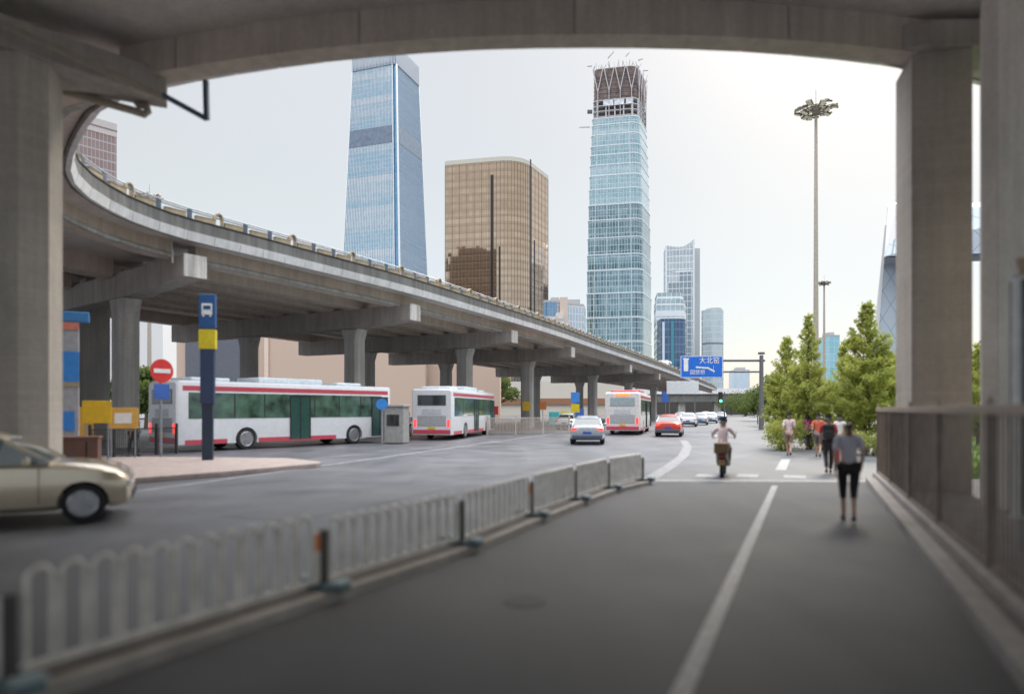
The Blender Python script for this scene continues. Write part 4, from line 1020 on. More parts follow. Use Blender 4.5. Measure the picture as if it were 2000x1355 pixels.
# advert light box standing beyond the fence at the right edge
lb = thing('light_box', P(2010, 800, 8.0) * 1, 'white framed street light box with a round bracket lamp at the right edge', 'sign')
lb.location.z = 0
A_, B_ = P(1984, 800, 8.2), P(2080, 800, 7.7)
for o_ in (0,): pass
zt_, zb_ = Zp(540, 8.2), .5
MB().beam(Vector((A_.x, A_.y, zb_)), Vector((A_.x, A_.y, zt_)), .07, .16).build('frame', WHITE, lb, bevel=.015)
MB().beam(Vector((A_.x, A_.y, zt_)), Vector((B_.x, B_.y, zt_ + .28)), .16, .08).build('frame', WHITE, lb, bevel=.015)
MB().box(((A_.x+B_.x)/2, (A_.y+B_.y)/2 + .05, (zt_+zb_)/2), (.56, .08, zt_-zb_-.1), math.atan2(B_.y-A_.y, B_.x-A_.x)).build('panel', mat('box_glass', (.10, .11, .12), .12), lb)
MB().tube([P(1998, 505, 7.9), P(1998, 515, 7.9), P(1998, 530, 7.9), P(1999, 538, 7.9)], .075, 14, r2=.03).build('bracket_lamp', mat('lamp_tan', (.42, .30, .20), .5), lb, smooth=True)
MB().beam(Vector((A_.x + .1, A_.y - .02, 0)), Vector((A_.x + .1, A_.y - .02, zb_ + .1)), .08, .08).build('leg', STEEL, lb); MB().beam(Vector((B_.x - .05, B_.y, 0)), Vector((B_.x - .05, B_.y, zb_ + .1)), .08, .08).build('leg', STEEL, lb)

# ------------------------------------------------------------------ white railing along the median
mk = MB(); pts = [Vector((*p, 0)) for p in RAIL]
rings = []
for i, p in enumerate(pts):
    d = (pts[min(i+1, len(pts)-1)] - pts[max(i-1, 0)]).normalized(); q = Vector((d.y, -d.x, 0))
    rings.append([p - q*.16, p - q*.16 + Vector((0,0,.09)), p + q*.12 + Vector((0,0,.09)), p + q*.12])
mk.loft(rings).build('median_kerb', mat('median_dirt', (.13, .115, .105), .9, var=.25, scale=4, bump=.3), bevel=.01)['kind'] = 'structure'
mk = MB(); rings = []
for i, p in enumerate(pts):
    d = (pts[min(i+1, len(pts)-1)] - pts[max(i-1, 0)]).normalized(); q = Vector((d.y, -d.x, 0))
    rings.append([p + q*.122, p + q*.122 + Vector((0,0,.10)), p + q*.24 + Vector((0,0,.10)), p + q*.25])
mk.loft(rings).build('median_edging', mat('median_edge', (.30, .28, .26), .85, var=.2, scale=4), bevel=.01)['kind'] = 'structure'
RW = mat('railing_paint', (.74, .71, .66), .4, .25, var=.2, scale=5); CPL = mat('coupling_dark', (.14, .13, .12), .6); RO = mat('orange_reflector', (.75, .22, .05), .5); FOOTM = mat('foot_teal', (.10, .15, .16), .6); FOOTW = mat('foot_block', (.26, .33, .36), .6)
labels = ['railing panel cut off by the left frame edge', 'nearest full railing panel with large round hoops', 'railing panel between the first and second dark posts', 'railing panel between the second and third dark posts',
          'fourth railing panel along the median from the camera', 'second to last railing panel, next to the far end', 'short last railing panel at the far end of the median']
for i in range(1, len(RAIL) - 1):
    a, b = Vector((*RAIL[i], 0)), Vector((*RAIL[i+1], 0)); ln = (b-a).length; an = math.atan2((b-a).y, (b-a).x)
    t = thing('railing_panel', a, labels[i-1], 'railing', 'railing panels along the median', an)
    t.location = (0, 0, 0)
    hh = .74 if i > 2 else .79; z0 = .17
    bars = MB(); n = 12; x00 = .07; pit = (ln - .07 - .13) / n
    for k in range(n):
        x0 = x00 + k*pit + pit*.13; x1 = x0 + pit*.74; r = (x1-x0)/2; zs_ = hh - r
        arc = [(x0, 0, z0), (x0, 0, zs_)] + [(x0 + r - r*math.cos(math.pi*j/8), 0, zs_ + r*math.sin(math.pi*j/8)) for j in range(1, 8)] + [(x1, 0, zs_), (x1, 0, z0)]
        bars.tube(arc, .0185, 8)
    bars.build('hoops', RW, t, smooth=True)
    MB().beam((.06, 0, z0), (ln-.06, 0, z0), .035, .05).build('bottom_rail', RW, t, bevel=.006)
    for k in range(n - 1):
        xa, xb = x00 + k*pit + pit*.87, x00 + (k+1)*pit + pit*.13; MB().beam((xa, 0, hh - pit*.42), (xb, 0, hh - pit*.42), .022, .022).build('coupling', CPL, t)
    po = MB().box((ln - .0, 0, .37), (.07, .07, .56)).build('post', mat('post_dark', (.07, .065, .06), .6), t, bevel=.006)
    pp = MB(); pp.box((ln - .085, 0, .40), (.075, .03, .48)); pp.build('post_plate', RW, t)
    if i in (2, 4): MB().box((ln - .085, -.0175, .54), (.06, .006, .16)).build('reflector', RO, t)
    ft = MB(); ft.box((ln, 0, .115), (.16, .60, .05)); ft.build('foot', FOOTM, t, bevel=.015)
    for yy_ in (-.22, .22): MB().box((ln, yy_, .165), (.20, .14, .05)).build('foot_weight', FOOTW, t, bevel=.02)
    t.location = a; turn(t)

# ------------------------------------------------------------------ vehicles
GLASSM = mat('vehicle_glass', (.02, .028, .03), .06, 0, coat=.6); CHROME = mat('alloy', (.42, .42, .44), .3, .8); TAIL = mat('tail_light', (.55, .02, .02), .3, emit=(1, .06, .05), es=1.6); HEADL = mat('head_light', (.7, .7, .7), .1); BLACKP = mat('black_plastic', (.02, .02, .022), .6)
def wheel(x, y, r, w_, parent, side):
    t = MB(); n = 24; rings = []
    for dy, rr in ((-w_/2, r*.68), (-w_/2, r*.93), (-w_*.36, r), (w_*.36, r), (w_/2, r*.93), (w_/2, r*.68)):
        rings.append([(x + rr*math.cos(2*math.pi*k/n), y + dy, r + rr*math.sin(2*math.pi*k/n)) for k in range(n)])
    t.loft(rings); o = t.build('wheel', RUBBER, parent, smooth=True)
    h = MB(); yy = y + side*(w_*.5 + .012); n2 = 24
    h.tube([(x, yy - side*.02, r), (x, yy - side*.008, r)], r*.67, n2)
    for k in range(7):
        a = 2*math.pi*k/7; h.beam((x, yy, r), (x + r*.64*math.cos(a), yy, r + r*.64*math.sin(a)), .03, r*.22)
    h.tube([(x, yy - side*.03, r), (x, yy + side*.02, r)], r*.17, 12)
    h.tube([(x + r*.66*math.cos(2*math.pi*k/24), yy, r + r*.66*math.sin(2*math.pi*k/24)) for k in range(24)], r*.045, 6, closed=True)
    h.build('rim', CHROME, o)
    return o
def cut_arches(o, cuts):
    """subtract wheel wells from a body mesh and bake the result"""
    cb_ = MB()
    for x, y, r, d in cuts: cb_.tube([(x, y - d/2, r*.98), (x, y + d/2, r*.98)], r*1.13, 28)
    par = o.parent; c = cb_.build('cutter', BLACKP, par)
    m = o.modifiers.new('b', 'BOOLEAN'); m.operation = 'DIFFERENCE'; m.object = c; m.solver = 'EXACT'
    bpy.context.view_layer.update()
    dg = bpy.context.evaluated_depsgraph_get(); me = bpy.data.meshes.new_from_object(o.evaluated_get(dg))
    o.modifiers.clear(); o.data = me; bpy.data.objects.remove(c, do_unlink=True)
    for p_ in me.polygons: p_.use_smooth = True
    try: me.set_sharp_from_angle(angle=R(35))
    except Exception: pass
def sedan(name, label, paint, L=4.6, W=1.78, Hh=1.47, taillit=False, group=None, cat='car', lower=None, glassm=None):
    t = thing(name, (0, 0, 0), label, cat, group); hw = W/2; GL = glassm or GLASSM
    # stations along the car, x forward: (x, half width, z bottom, z belt, z deck centre)
    st = [(-L/2, .72, .38, .72, .78), (-L/2+.05, .90, .30, .84, .93), (-L/2+.35, .97, .26, .92, 1.03), (-L/2+.85, 1.0, .22, .95, 1.06), (-.9, 1.0, .20, .96, 1.04), (0, 1.0, .20, .94, 1.0), (.75, 1.0, .20, .93, .99),
          (1.05, .995, .20, .92, .99), (1.45, .99, .22, .90, .975), (1.80, .975, .22, .86, .93), (L/2-.22, .93, .23, .80, .86), (L/2-.06, .84, .26, .70, .75), (L/2, .68, .32, .58, .61)]
    rings = []
    for x, k, zb_, zm, zd in st:
        w_ = hw*k
        rings.append([(x, w_*y, z) for y, z in ((-.0, zb_), (-.86, zb_), (-.97, zb_+.08), (-1.0, zb_+.24), (-.995, (zb_+zm)/2+.1), (-.965, zm-.04), (-.90, zm+.005), (-.6, zd-.015), (0, zd),
                     (.6, zd-.015), (.90, zm+.005), (.965, zm-.04), (.995, (zb_+zm)/2+.1), (1.0, zb_+.24), (.97, zb_+.08), (.86, zb_))])
    body = MB().loft(rings).build('body', paint, t, smooth=True)
    wb = (-1.25, L/2-.66); wr = .315
    cut_arches(body, [(x, y, wr, .52) for x in wb for y in (-hw+.10, hw-.10)])
    # glasshouse
    gh = [(-1.72, .62, 1.02, .02), (-1.15, .70, .98, .33), (-.75, .74, .97, .42), (-.2, .76, .96, .455), (.25, .75, .95, .43), (.55, .72, .95, .33), (1.12, .66, .96, .02)]
    zt = lambda h: .97 + h*(Hh-.97)/.455
    rg = [[(x, -hw*.9*min(1, .93+0*h), .93), (x, -hw*(.9-.22*h/.455), zt(h*.93)), (x, -hw*(.9-.34*h/.455)+.02, zt(h)), (x, 0, zt(h)+.015), (x, hw*(.9-.34*h/.455)-.02, zt(h)), (x, hw*(.9-.22*h/.455), zt(h*.93)), (x, hw*.9*.93, .93)] for x, k, z, h in gh]
    MB().loft(rg).build('windows', GL, t, smooth=True)
    rg = [[(x, -hw*(.9-.235*h/.455), zt(h*.90)), (x, -hw*(.9-.34*h/.455)+.02, zt(h)+.012), (x, 0, zt(h)+.032), (x, hw*(.9-.34*h/.455)-.02, zt(h)+.012), (x, hw*(.9-.235*h/.455), zt(h*.90)), (x, 0, zt(h*.88))] for x, k, z, h in gh[1:6]]
    MB().loft(rg).build('roof', paint, t, smooth=True)
    for sgn in (-1, 1):
        for (xa, ha), (xb, hb_) in (((1.14, .0), (.53, .34)), ((-.15, 0), (-.18, .44)), ((-1.74, .0), (-1.13, .34)), ((-1.05, 0), (-.98, .37))):
            MB().beam((xa, sgn*hw*.865, .95), (xb, sgn*hw*(.9-.225*hb_/.455), zt(hb_*.93)), .045, .06).build('window_pillar', paint, t)
    for x in wb:
        for sgn in (-1, 1): wheel(x, sgn*(hw-.12), wr, .21, t, sgn)
    for x in wb: MB().box((x, 0, .42), (.62, W*.62, .36)).build('wheel_well', BLACKP, t)
    for sgn in (-1, 1):
        MB().box((L/2-.12, sgn*hw*.66, .60), (.16, .32, .11), sgn*-.25).build('headlight', HEADL, t, bevel=.03)
        MB().box((-L/2+.045, sgn*hw*.70, .80), (.08, .34, .15), sgn*.18).build('tail_light', TAIL if taillit else mat('tail_off', (.35, .02, .02), .3), t, bevel=.02)
    MB().box((L/2-.02, 0, .40), (.08, W*.62, .14)).build('grille', BLACKP, t, bevel=.02)
    bm_ = MB(); bm_.box((-L/2+.03, 0, .40), (.10, W*.86, .22)); bm_.build('rear_bumper', lower or BLACKP, t, bevel=.04)
    MB().box((-L/2-.005, 0, .62), (.02, .44, .13)).build('number_plate', mat('plate_blue', (.03, .08, .35), .5), t)
    for sgn in (-1, 1): MB().box((.85, sgn*(hw+.06), 1.0), (.10, .18, .13)).build('mirror', paint, t, bevel=.03)
    for sgn in (-1, 1):
        for x in (.12, -.85): MB().box((x, sgn*(hw*.995), .80), (.16, .025, .025)).build('door_handle', CHROME, t)
        for x in (1.0, -.16, -1.02): MB().box((x, sgn*(hw*.992), .62), (.008, .02, .56)).build('door_gap', BLACKP, t)
    return t
GOLD = mat('champagne_paint', (.60, .51, .38), .28, .5, var=.03, coat=1.0)
taxi = sedan('taxi', 'champagne gold sedan driving out of the left edge of the picture', GOLD, 4.5, 1.80, 1.47, glassm=mat('taxi_glass', (.13, .17, .17), .08, coat=1.0))
tx_a = math.atan2(.44, .90)
fwp = Vector((-6.82, 10.86, 0)); dirv = Vector((math.cos(tx_a), math.sin(tx_a), 0)); sidev = Vector((math.sin(tx_a), -math.cos(tx_a), 0))
taxi.location = fwp - dirv*1.59 - sidev*(.90 - .02); turn(taxi); taxi.rotation_euler[2] = tx_a

def place(o, p, a): o.location = (p[0], p[1], 0); turn(o) if '_rz' in o else None; o.rotation_euler[2] = a
heading = math.atan2(.92, .39)
cA = sedan('sedan_car', 'silver sedan with glowing red tail lights driving away in the middle of the road', mat('silver_paint', (.42, .45, .50), .3, .6, coat=.6), taillit=True, group='cars on the carriageway', lower=mat('dark_bumper', (.05, .07, .10), .5))
place(cA, (4.1, 37.0), R(83))
cB = dup(cA, (10.9, 47.2, 0), R(74), 'red sedan with lit tail lights beside the far bus', 'cars on the carriageway')
REDP = mat('red_paint', (.50, .05, .03), .3, .2, coat=.6); repaint(cB, 'body', REDP); repaint(cB, 'roof', REDP)
WHP = mat('white_car_paint', (.70, .71, .73), .3, .05, coat=.6); BLP = mat('blue_grey_paint', (.22, .28, .36), .3, .5, coat=.6); SLP = mat('pale_silver_paint', (.52, .56, .62), .3, .5, coat=.6)
for px, Y, pt_, lab in ((1345, 74, WHP, 'white car queuing right behind the red sedan'), (1368, 82, SLP, 'pale silver car in the far queue left of the scooter'), (1388, 92, WHP, 'white car in the far queue beside the scooter rider'),
                        (1408, 103, BLP, 'blue grey car at the head of the far queue'), (1330, 97, SLP, 'pale silver car further back in the left queue'), (1378, 120, WHP, 'tiny white car farthest down the road'), (1112, 62, WHP, 'white car partly hidden behind the silver sedan')):
    c = dup(cA, ((px-1000)/F*Y, Y, 0), R(73), lab, 'cars on the carriageway'); repaint(c, 'body', pt_); repaint(c, 'roof', pt_); repaint(c, 'tail_light', mat('tail_off', (.35, .02, .02), .3))

BUSW = mat('bus_white', (.66, .67, .70), .35, .05, var=.05, coat=.3); BUSR = mat('bus_red', (.50, .06, .09), .4, var=.06, coat=.3); BUSG = mat('bus_glass', (.02, .032, .03), .10, 0, col2=(.10, .19, .14), scale=1.7, coat=.3); BUSD = mat('bus_door_glass', (.03, .08, .07), .1)
AIRC = mat('roof_unit', (.60, .68, .74), .5)
def bus(label, L=12.0, W=2.5, Hh=3.05, lamp=False):
    t = thing('city_bus', (0, 0, 0), label, 'bus', 'city buses'); hw = W/2; hl = L/2
    def shell(x0, x1, z0, z1, inset=0.0, rr=.12, name='body', m=BUSW, roundtop=True):
        rings = []
        for x, k in ((x0, .94), (x0 + .12, 1.0), (x1 - .25, 1.0), (x1 - .06, .97), (x1, .88)):
            w_ = (hw - inset)*k; zt2 = z1 - (.10 if x in (x0, x1) and roundtop else 0)
            rings.append([(x, -w_, z0), (x, -w_, zt2 - rr), (x, -w_ + rr*.3, zt2 - rr*.3), (x, -w_ + rr, zt2), (x, w_ - rr, zt2), (x, w_ - rr*.3, zt2 - rr*.3), (x, w_, zt2 - rr), (x, w_, z0)])
        return MB().loft(rings).build(name, m, t, smooth=True)
    body = shell(-hl, hl, .32, Hh)
    cut_arches(body, [(x, y, .48, .6) for x in (-hl+3.2, hl-2.6) for y in (-hw+.1, hw-.1)])
    for sgn in (-1, 1):
        # window band, door leaves, pillars
        wb_ = MB(); xs = [-hl+.75, -hl+2.6, -hl+4.1, -hl+5.3] + [-hl+6.7, -hl+8.3, -hl+9.7, -hl+10.6]
        wb_.box((0 - .1, sgn*(hw+.001), 1.98), (L-1.2, .03, 1.12)); wb_.build('window_band', BUSG, t, bevel=.008)
        for x in (-hl+2.6, -hl+4.1, -hl+6.9, -hl+8.4, -hl+9.8): MB().box((x, sgn*(hw+.012), 1.98), (.06, .02, 1.10)).build('window_pillar', BLACKP, t)
        MB().box((0, sgn*(hw-.004), 2.72), (L-.5, .03, .20)).build('red_stripe', BUSR, t)
        sk = MB(); sk.box((0, sgn*(hw+.002), .42), (L-7.6, .03, .20)); sk.box((-hl+1.3, sgn*(hw+.002), .42), (1.9, .03, .20)); sk.build('red_skirt', BUSR, t)
    for x in (-hl+6.05, hl-.85):
        dr_ = MB().box((x, -(hw+.016), 1.42), (1.15, .03, 2.05)).build('door', BUSD, t, bevel=.01)
        fr_ = MB()
        for dx in (-.56, 0, .56): fr_.box((x+dx, -(hw+.035), 1.42), (.05, .03, 2.05))
        fr_.box((x, -(hw+.035), 2.46), (1.2, .03, .06)); fr_.build('door_frame', BLACKP, dr_)
    for x in (-hl+3.2, hl-2.6):
        for sgn in (-1, 1): wheel(x, sgn*(hw-.17), .48, .28, t, sgn)
        MB().box((x, 0, .62), (.95, W*.6, .55)).build('wheel_well', BLACKP, t)
    u = MB(); u.box((-.2, 0, Hh+.13), (3.6, 1.9, .26)); u.box((3.4, 0, Hh+.08), (1.6, 1.7, .16)); u.box((-4.3, 0, Hh+.08), (1.8, 1.8, .16)); u.build('roof_unit', AIRC, t, bevel=.06)
    # rear face: dark window, grille, lamps, plate
    MB().box((-hl-.004, 0, 2.36), (.04, W*.70, .62)).build('rear_window', GLASSM, t, bevel=.02)
    MB().box((-hl-.008, 0, 1.15), (.03, W*.70, .62)).build('engine_grille', mat('grille_grey', (.35, .36, .38), .6), t, bevel=.02)
    MB().box((-hl-.004, 0, .50), (.05, W*.92, .26)).build('rear_bumper', BUSR, t, bevel=.03)
    MB().box((-hl-.03, 0, .72), (.02, .44, .14)).build('number_plate', mat('plate_yellow', (.65, .42, .05), .5), t)
    MB().box((-hl-.006, 0, 1.68), (.02, 1.2, .34)).build('rear_panel', mat('panel_grey', (.48, .50, .53), .5), t, bevel=.01)
    for sgn in (-1, 1): MB().box((-hl-.004, sgn*hw*.82, 1.0), (.05, .17, .44)).build('tail_light', TAIL, t, bevel=.03)
    if lamp: MB().box((-hl-.006, 0, 2.86), (.04, 1.0, .16)).build('destination_sign', mat('dest_orange', (.5, .12, .03), .5, emit=(1, .16, .03), es=2.2), t)
    MB().box((hl+.0, 0, 1.85), (.05, W*.84, 1.5)).build('windscreen', GLASSM, t, bevel=.03)
    return t
b1_ = bus('white single-deck bus with red roof stripe and dark doors, nearest and broadside on the left'); place(b1_, (0, 0), 0)
a1 = R(90 - 37)
rear = Vector((-13.95, 28.4)); cdir = Vector((math.cos(a1), math.sin(a1))); right = Vector((cdir.y, -cdir.x))
c1_ = rear + cdir*6.0 - right*1.25
b2_ = dup(b1_, (-3.65, 46.2, 0), R(90 - 10.5), 'second bus seen from behind with white roof units, between the piers', 'city buses')
b3_ = dup(b1_, (9.4, 54.3, 0), R(90 - 15), 'red and white bus farthest down the road beside the red sedan', 'city buses')
repaint(b3_, 'body', mat('bus_white2', (.62, .60, .60), .4)); b1_.location = (c1_.x, c1_.y, 0); b1_.rotation_euler[2] = a1
for k in kids(b3_):
    if k.name.startswith('rear_window'): k.data = k.data.copy(); k.data.materials[0] = mat('pale_glass', (.30, .36, .38), .15)  # paler glass in the far bus's rear window
    if k.name.startswith('roof_unit'): k.data = k.data.copy(); k.data.materials[0] = BUSR
ds = MB().box((-6.01, 0, 2.86), (.04, 1.0, .18)).build('destination_sign', mat('dest_orange', (.5, .12, .03), .5, emit=(1, .16, .03), es=2.2)); ds.parent = b3_
# white van on the ramp
vn = thing('van', (0, 0, 0), 'white van on the descending ramp under the blue road sign', 'van')
rg = []
for x, h0, h1 in ((-2.6, .4, 2.0), (-2.5, .35, 2.25), (1.2, .35, 2.3), (1.9, .35, 1.5), (2.55, .4, 1.1), (2.65, .5, .9)): rg.append([(x, -.95, h0), (x, -.95, h1-.2), (x, -.8, h1), (x, .8, h1), (x, .95, h1-.2), (x, .95, h0)])
bd_ = MB().loft(rg).build('body', WHP, vn, smooth=True)
MB().box((-.2, 0, 1.65), (3.6, 1.93, .5)).build('windows', GLASSM, vn, bevel=.03)
for x in (-1.6, 1.6):
    for s_ in (-1, 1): wheel(x, s_*.85, .34, .22, vn, s_)
sv = s_at_px(1328, s_turn); pv, dv, nv = frame(sv)
vn.location = pv + nv * -2.6 + Vector((0, 0, .62)); del vn['_rz']; vn.rotation_euler[2] = math.atan2(dv.y, dv.x)

# ------------------------------------------------------------------ signs and street furniture
NAVY = mat('navy_paint', (.022, .035, .065), .5); SBLUE = mat('stop_blue', (.02, .085, .24), .45); SYEL = mat('stop_yellow', (.62, .50, .02), .5); BRB = mat('bright_blue', (.04, .22, .60), .5)
st_ = thing('bus_stop_post', (0, 0, 0), 'tall navy bus stop post with a blue bus symbol and yellow panel', 'bus stop sign')
MB().box((0, 0, 1.35), (.34, .16, 2.7)).build('post', NAVY, st_, bevel=.01)
MB().box((0, 0, 2.95), (.44, .20, 1.9)).build('timetable_panel', mat('navy_panel', (.03, .05, .11), .4), st_, bevel=.02)
MB().box((0, 0, 4.12), (.54, .22, .64)).build('yellow_panel', SYEL, st_, bevel=.02)
bpn = MB().box((0, 0, 5.06), (.52, .20, 1.12)).build('blue_panel', SBLUE, st_, bevel=.02)
ic = MB()
ic.box((0, -.106, 5.27), (.34, .012, .07)); ic.box((0, -.106, 5.02), (.34, .012, .16)); ic.box((-.145, -.106, 5.15), (.05, .012, .24)); ic.box((.145, -.106, 5.15), (.05, .012, .24))
ic.box((-.11, -.106, 4.90), (.06, .012, .06)); ic.box((.11, -.106, 4.90), (.06, .012, .06))
ic.build('bus_symbol', WHITE, bpn)
gp_ = G(406, 906); place(st_, gp_, R(8))
# red no-entry disc over a blue plate on a grey pole
ne = thing('road_sign', (0, 0, 0), 'red no entry disc above a small blue plate on a grey pole', 'road sign')
MB().tube([(0, 0, 0), (0, 0, 3.55)], .05, 12).build('pole', STEEL, ne, smooth=True)
dsc = MB().tube([(0, -.06, 3.2), (0, -.09, 3.2)], .43, 32).build('disc', mat('sign_red', (.62, .03, .03), .4), ne)
MB().box((0, -.1, 3.2), (.62, .012, .15)).build('white_bar', WHITE, dsc)
MB().box((0, -.075, 2.46), (.58, .03, .54)).build('plate', mat('sign_blue', (.04, .12, .42), .4), ne, bevel=.01)
place(ne, G(314, 897), R(58))
# round lamp/camera by the stop post
# advert column with blue banners
ad_ = thing('advert_column', (0, 0, 0), 'grey advert column with bright blue panel and blue top sign beside the left pillar', 'sign')
MB().box((0, 0, 2.3), (.62, .30, 4.6)).build('column', mat('column_grey', (.34, .34, .36), .5), ad_, bevel=.02)
MB().box((.12, -.02, 4.72), (.95, .34, .32)).build('top_sign', mat('sign_blue2', (.05, .20, .45), .5), ad_, bevel=.03)
MB().box((-.02, -.165, 4.42), (.66, .03, .22)).build('red_strip', mat('salmon', (.60, .20, .14), .5), ad_)
MB().box((0, -.165, 3.15), (.64, .03, .95)).build('blue_panel', BRB, ad_)
MB().box((0, -.165, 2.60), (.64, .03, .14)).build('tan_strip', TAN, ad_)
MB().box((-.05, -.165, 1.45), (.5, .03, .6)).build('lower_panel', BRB, ad_)
place(ad_, P(132, 800, 21.5), R(30))
# yellow notice boards and delivery tricycle shapes by the pier
YL = mat('yellow_board', (.68, .42, .02), .5); OR = mat('amber_board', (.62, .36, .08), .5)
def board(loc, w_, h_, z, m, label, rz=0.4, inner=None):
    t = thing('notice_board', (0, 0, 0), label, 'sign', 'yellow notice boards by the pier'); 
    for s_ in (-1, 1): MB().tube([(s_*w_*.38, 0, 0), (s_*w_*.38, 0, z + h_)], .025, 8).build('leg', STEEL, t)
    bo = MB().box((0, -.04, z + h_/2), (w_, .04, h_)).build('board', m, t, bevel=.01)
    if inner: MB().box((0, -.065, z + h_/2), (w_*.55, .012, h_*.5)).build('notice', inner, bo)
    place(t, loc, rz); return t
board(P(165, 800, 23.5), .55, 1.1, .8, OR, 'amber upright board left of the yellow board by the pier')
board(P(190, 800, 22.9), .85, .75, 1.35, YL, 'bright yellow board in front of the white pier')
board(P(241, 800, 23.6), .95, .72, 1.15, OR, 'amber board with a pale notice right of the yellow board', inner=WHITE)
ub = thing('utility_box', (0, 0, 0), 'brown metal utility box at the foot of the left pillar', 'box')
MB().box((0, 0, .5), (1.0, .5, .9)).build('cabinet', mat('brown_cabinet', (.12, .06, .045), .6), ub, bevel=.02); MB().box((0, 0, .97), (1.06, .56, .06)).build('lid', mat('brown_cabinet2', (.17, .08, .06), .6), ub, bevel=.01)
MB().box((.2, -.262, .5), (.03, .02, .7)).build('door_seam', BLACKP, ub); place(ub, P(158, 800, 20.6), R(20))
# dark pedestrian fence on the island
DF = mat('dark_fence', (.05, .05, .055), .5, .3)
pf_ = thing('pedestrian_fence', (0, 0, 0), 'low dark pedestrian fence at the back of the traffic island', 'fence')
a, b = G(176, 903), G(345, 893); a.z = b.z = .14
fm = MB(); n = 44
for k in range(n + 1): c = a.lerp(b, k/n); fm.tube([c, c + Vector((0, 0, .95))], .011, 6)
fm.build('bars', DF, pf_); MB().beam(a + Vector((0,0,.98)), b + Vector((0,0,.98)), .05, .05).build('top_rail', DF, pf_); MB().beam(a + Vector((0,0,.12)), b + Vector((0,0,.12)), .04, .04).build('bottom_rail', DF, pf_)
for k in range(5): c = a.lerp(b, k/4); MB().beam(c, c + Vector((0,0,1.15)), .08, .08).build('post', DF, pf_)
# pale kiosk between the buses and blue round signs
ks = thing('kiosk', (0, 0, 0), 'pale grey kiosk standing between the first and second bus', 'kiosk')
MB().box((0, 0, 1.0), (1.25, .9, 1.9)).build('cabin', mat('kiosk_grey', (.30, .30, .29), .6), ks, bevel=.03); MB().box((0, 0, 2.02), (1.4, 1.05, .12)).build('roof', mat('kiosk_roof', (.36, .36, .36), .6), ks, bevel=.02)
MB().box((.05, -.455, 1.25), (.7, .03, .6)).build('window', GLASSM, ks); MB().box((-.45, -.455, .95), (.03, .02, 1.6)).build('door_seam', BLACKP, ks); place(ks, G(772, 866), R(-12))
def pole_sign(px, py_b, Y, h, label, m, kind='disc', r=.3, rz=0.2, name='road_sign', post=None, m2=None):
    t = thing(name, (0, 0, 0), label, 'road sign'); MB().tube([(0,0,0), (0,0,h)], .04, 8).build('pole', post or STEEL, t)
    if kind == 'disc': MB().tube([(0, -.05, h - r), (0, -.08, h - r)], r, 24).build('disc', m, t)
    else:
        MB().box((0, -.06, h - r), (r*1.7, .04, r*2)).build('plate', m, t)
        if m2: MB().box((0, -.06, h - r*3.05), (r*1.7, .04, r*1.6)).build('lower_plate', m2, t)
    place(t, ((px-1000)/F*Y, Y), rz); return t
pole_sign(746, 0, 34, 2.35, 'small blue disc sign just right of the nearest bus', BRB, r=.28)
pole_sign(1123, 0, 55, 3.2, 'blue and yellow plate sign above the far cars', BRB, 'plate', .42, m2=SYEL)
pole_sign(1131, 0, 60, 1.9, 'low blue plate beside the blue and yellow sign', mat('sign_blue3', (.05, .14, .5), .5), 'plate', .5)
pole_sign(1028, 0, 66, 2.6, 'square yellow sign in the median behind the second bus', YL, 'plate', .45)
pole_sign(1060, 0, 68, 2.6, 'orange sign beside the yellow one in the median', mat('sign_orange', (.65, .2, .05), .5), 'plate', .4)
pole_sign(1082, 0, 64, 1.6, 'turquoise banner plate on the far median fence', mat('turq_panel', (.08, .5, .55), .5), 'plate', .6)
pole_sign(1103, 0, 63, 1.7, 'lime yellow banner plate next to the turquoise one', mat('lime_panel', (.6, .6, .1), .5), 'plate', .5)
pole_sign(915, 0, 52, 2.0, 'round red sign behind the side of the second bus', mat('sign_red', (.62, .03, .03), .4), 'disc', .4)
pole_sign(966, 0, 58, 2.1, 'red plate sign on the far median left of the tan fence', mat('sign_red', (.62, .03, .03), .4), 'plate', .36)
# pale median fence beyond the second bus
mf = thing('median_fence', (0, 0, 0), 'pale tan slatted median fence beyond the second bus', 'fence'); a, b = G(952, 849), G(1112, 846)
sm = MB()
for k in range(60): c = a.lerp(b, k/59); sm.box((c.x, c.y, .62), (.05, .03, 1.05))
sm.build('slats', mat('pale_tan', (.50, .43, .38), .6), mf); MB().beam(a + Vector((0,0,1.2)), b + Vector((0,0,1.2)), .06, .06).build('top_rail', mat('pale_tan', (.50, .43, .38), .6), mf)
for k in range(4): c = a.lerp(b, k/3); MB().beam(c, c + Vector((0,0,1.35)), .12, .12).build('post', mat('pale_tan', (.50, .43, .38), .6), mf)
# sign gantry
Yg = 62
gn = thing('sign_gantry', (gz2(1487, Yg)), 'grey gantry pole reaching out to the large blue road sign', 'gantry'); gx = (1487-1000)/F*Yg
GM = mat('gantry_grey', (.16, .16, .17), .5, .4)
MB().tube([(gx, Yg, 0), (gx, Yg, Zp(694, Yg))], .24, 14, r2=.17).build('pole', GM, gn, smooth=True)
ex = (1335-1000)/F*Yg
MB().tube([(gx + .3, Yg, Zp(704, Yg)), (ex, Yg, Zp(704, Yg))], .12, 10).build('arm', GM, gn, smooth=True); MB().tube([(gx, Yg, Zp(726, Yg)), (ex, Yg, Zp(726, Yg))], .09, 10).build('arm', GM, gn, smooth=True)
MB().tube([(gx, Yg, Zp(692, Yg)), (gx, Yg, Zp(688, Yg))], .3, 12).build('cap', GM, gn)
x0, x1 = (1327-1000)/F*Yg, (1410-1000)/F*Yg
rs = thing('direction_sign', ((x0+x1)/2, Yg - .3, 0), 'large blue direction sign with white characters and a bent arrow', 'road sign')
zc_, zh = Zp(717, Yg), (740-697)/F*Yg
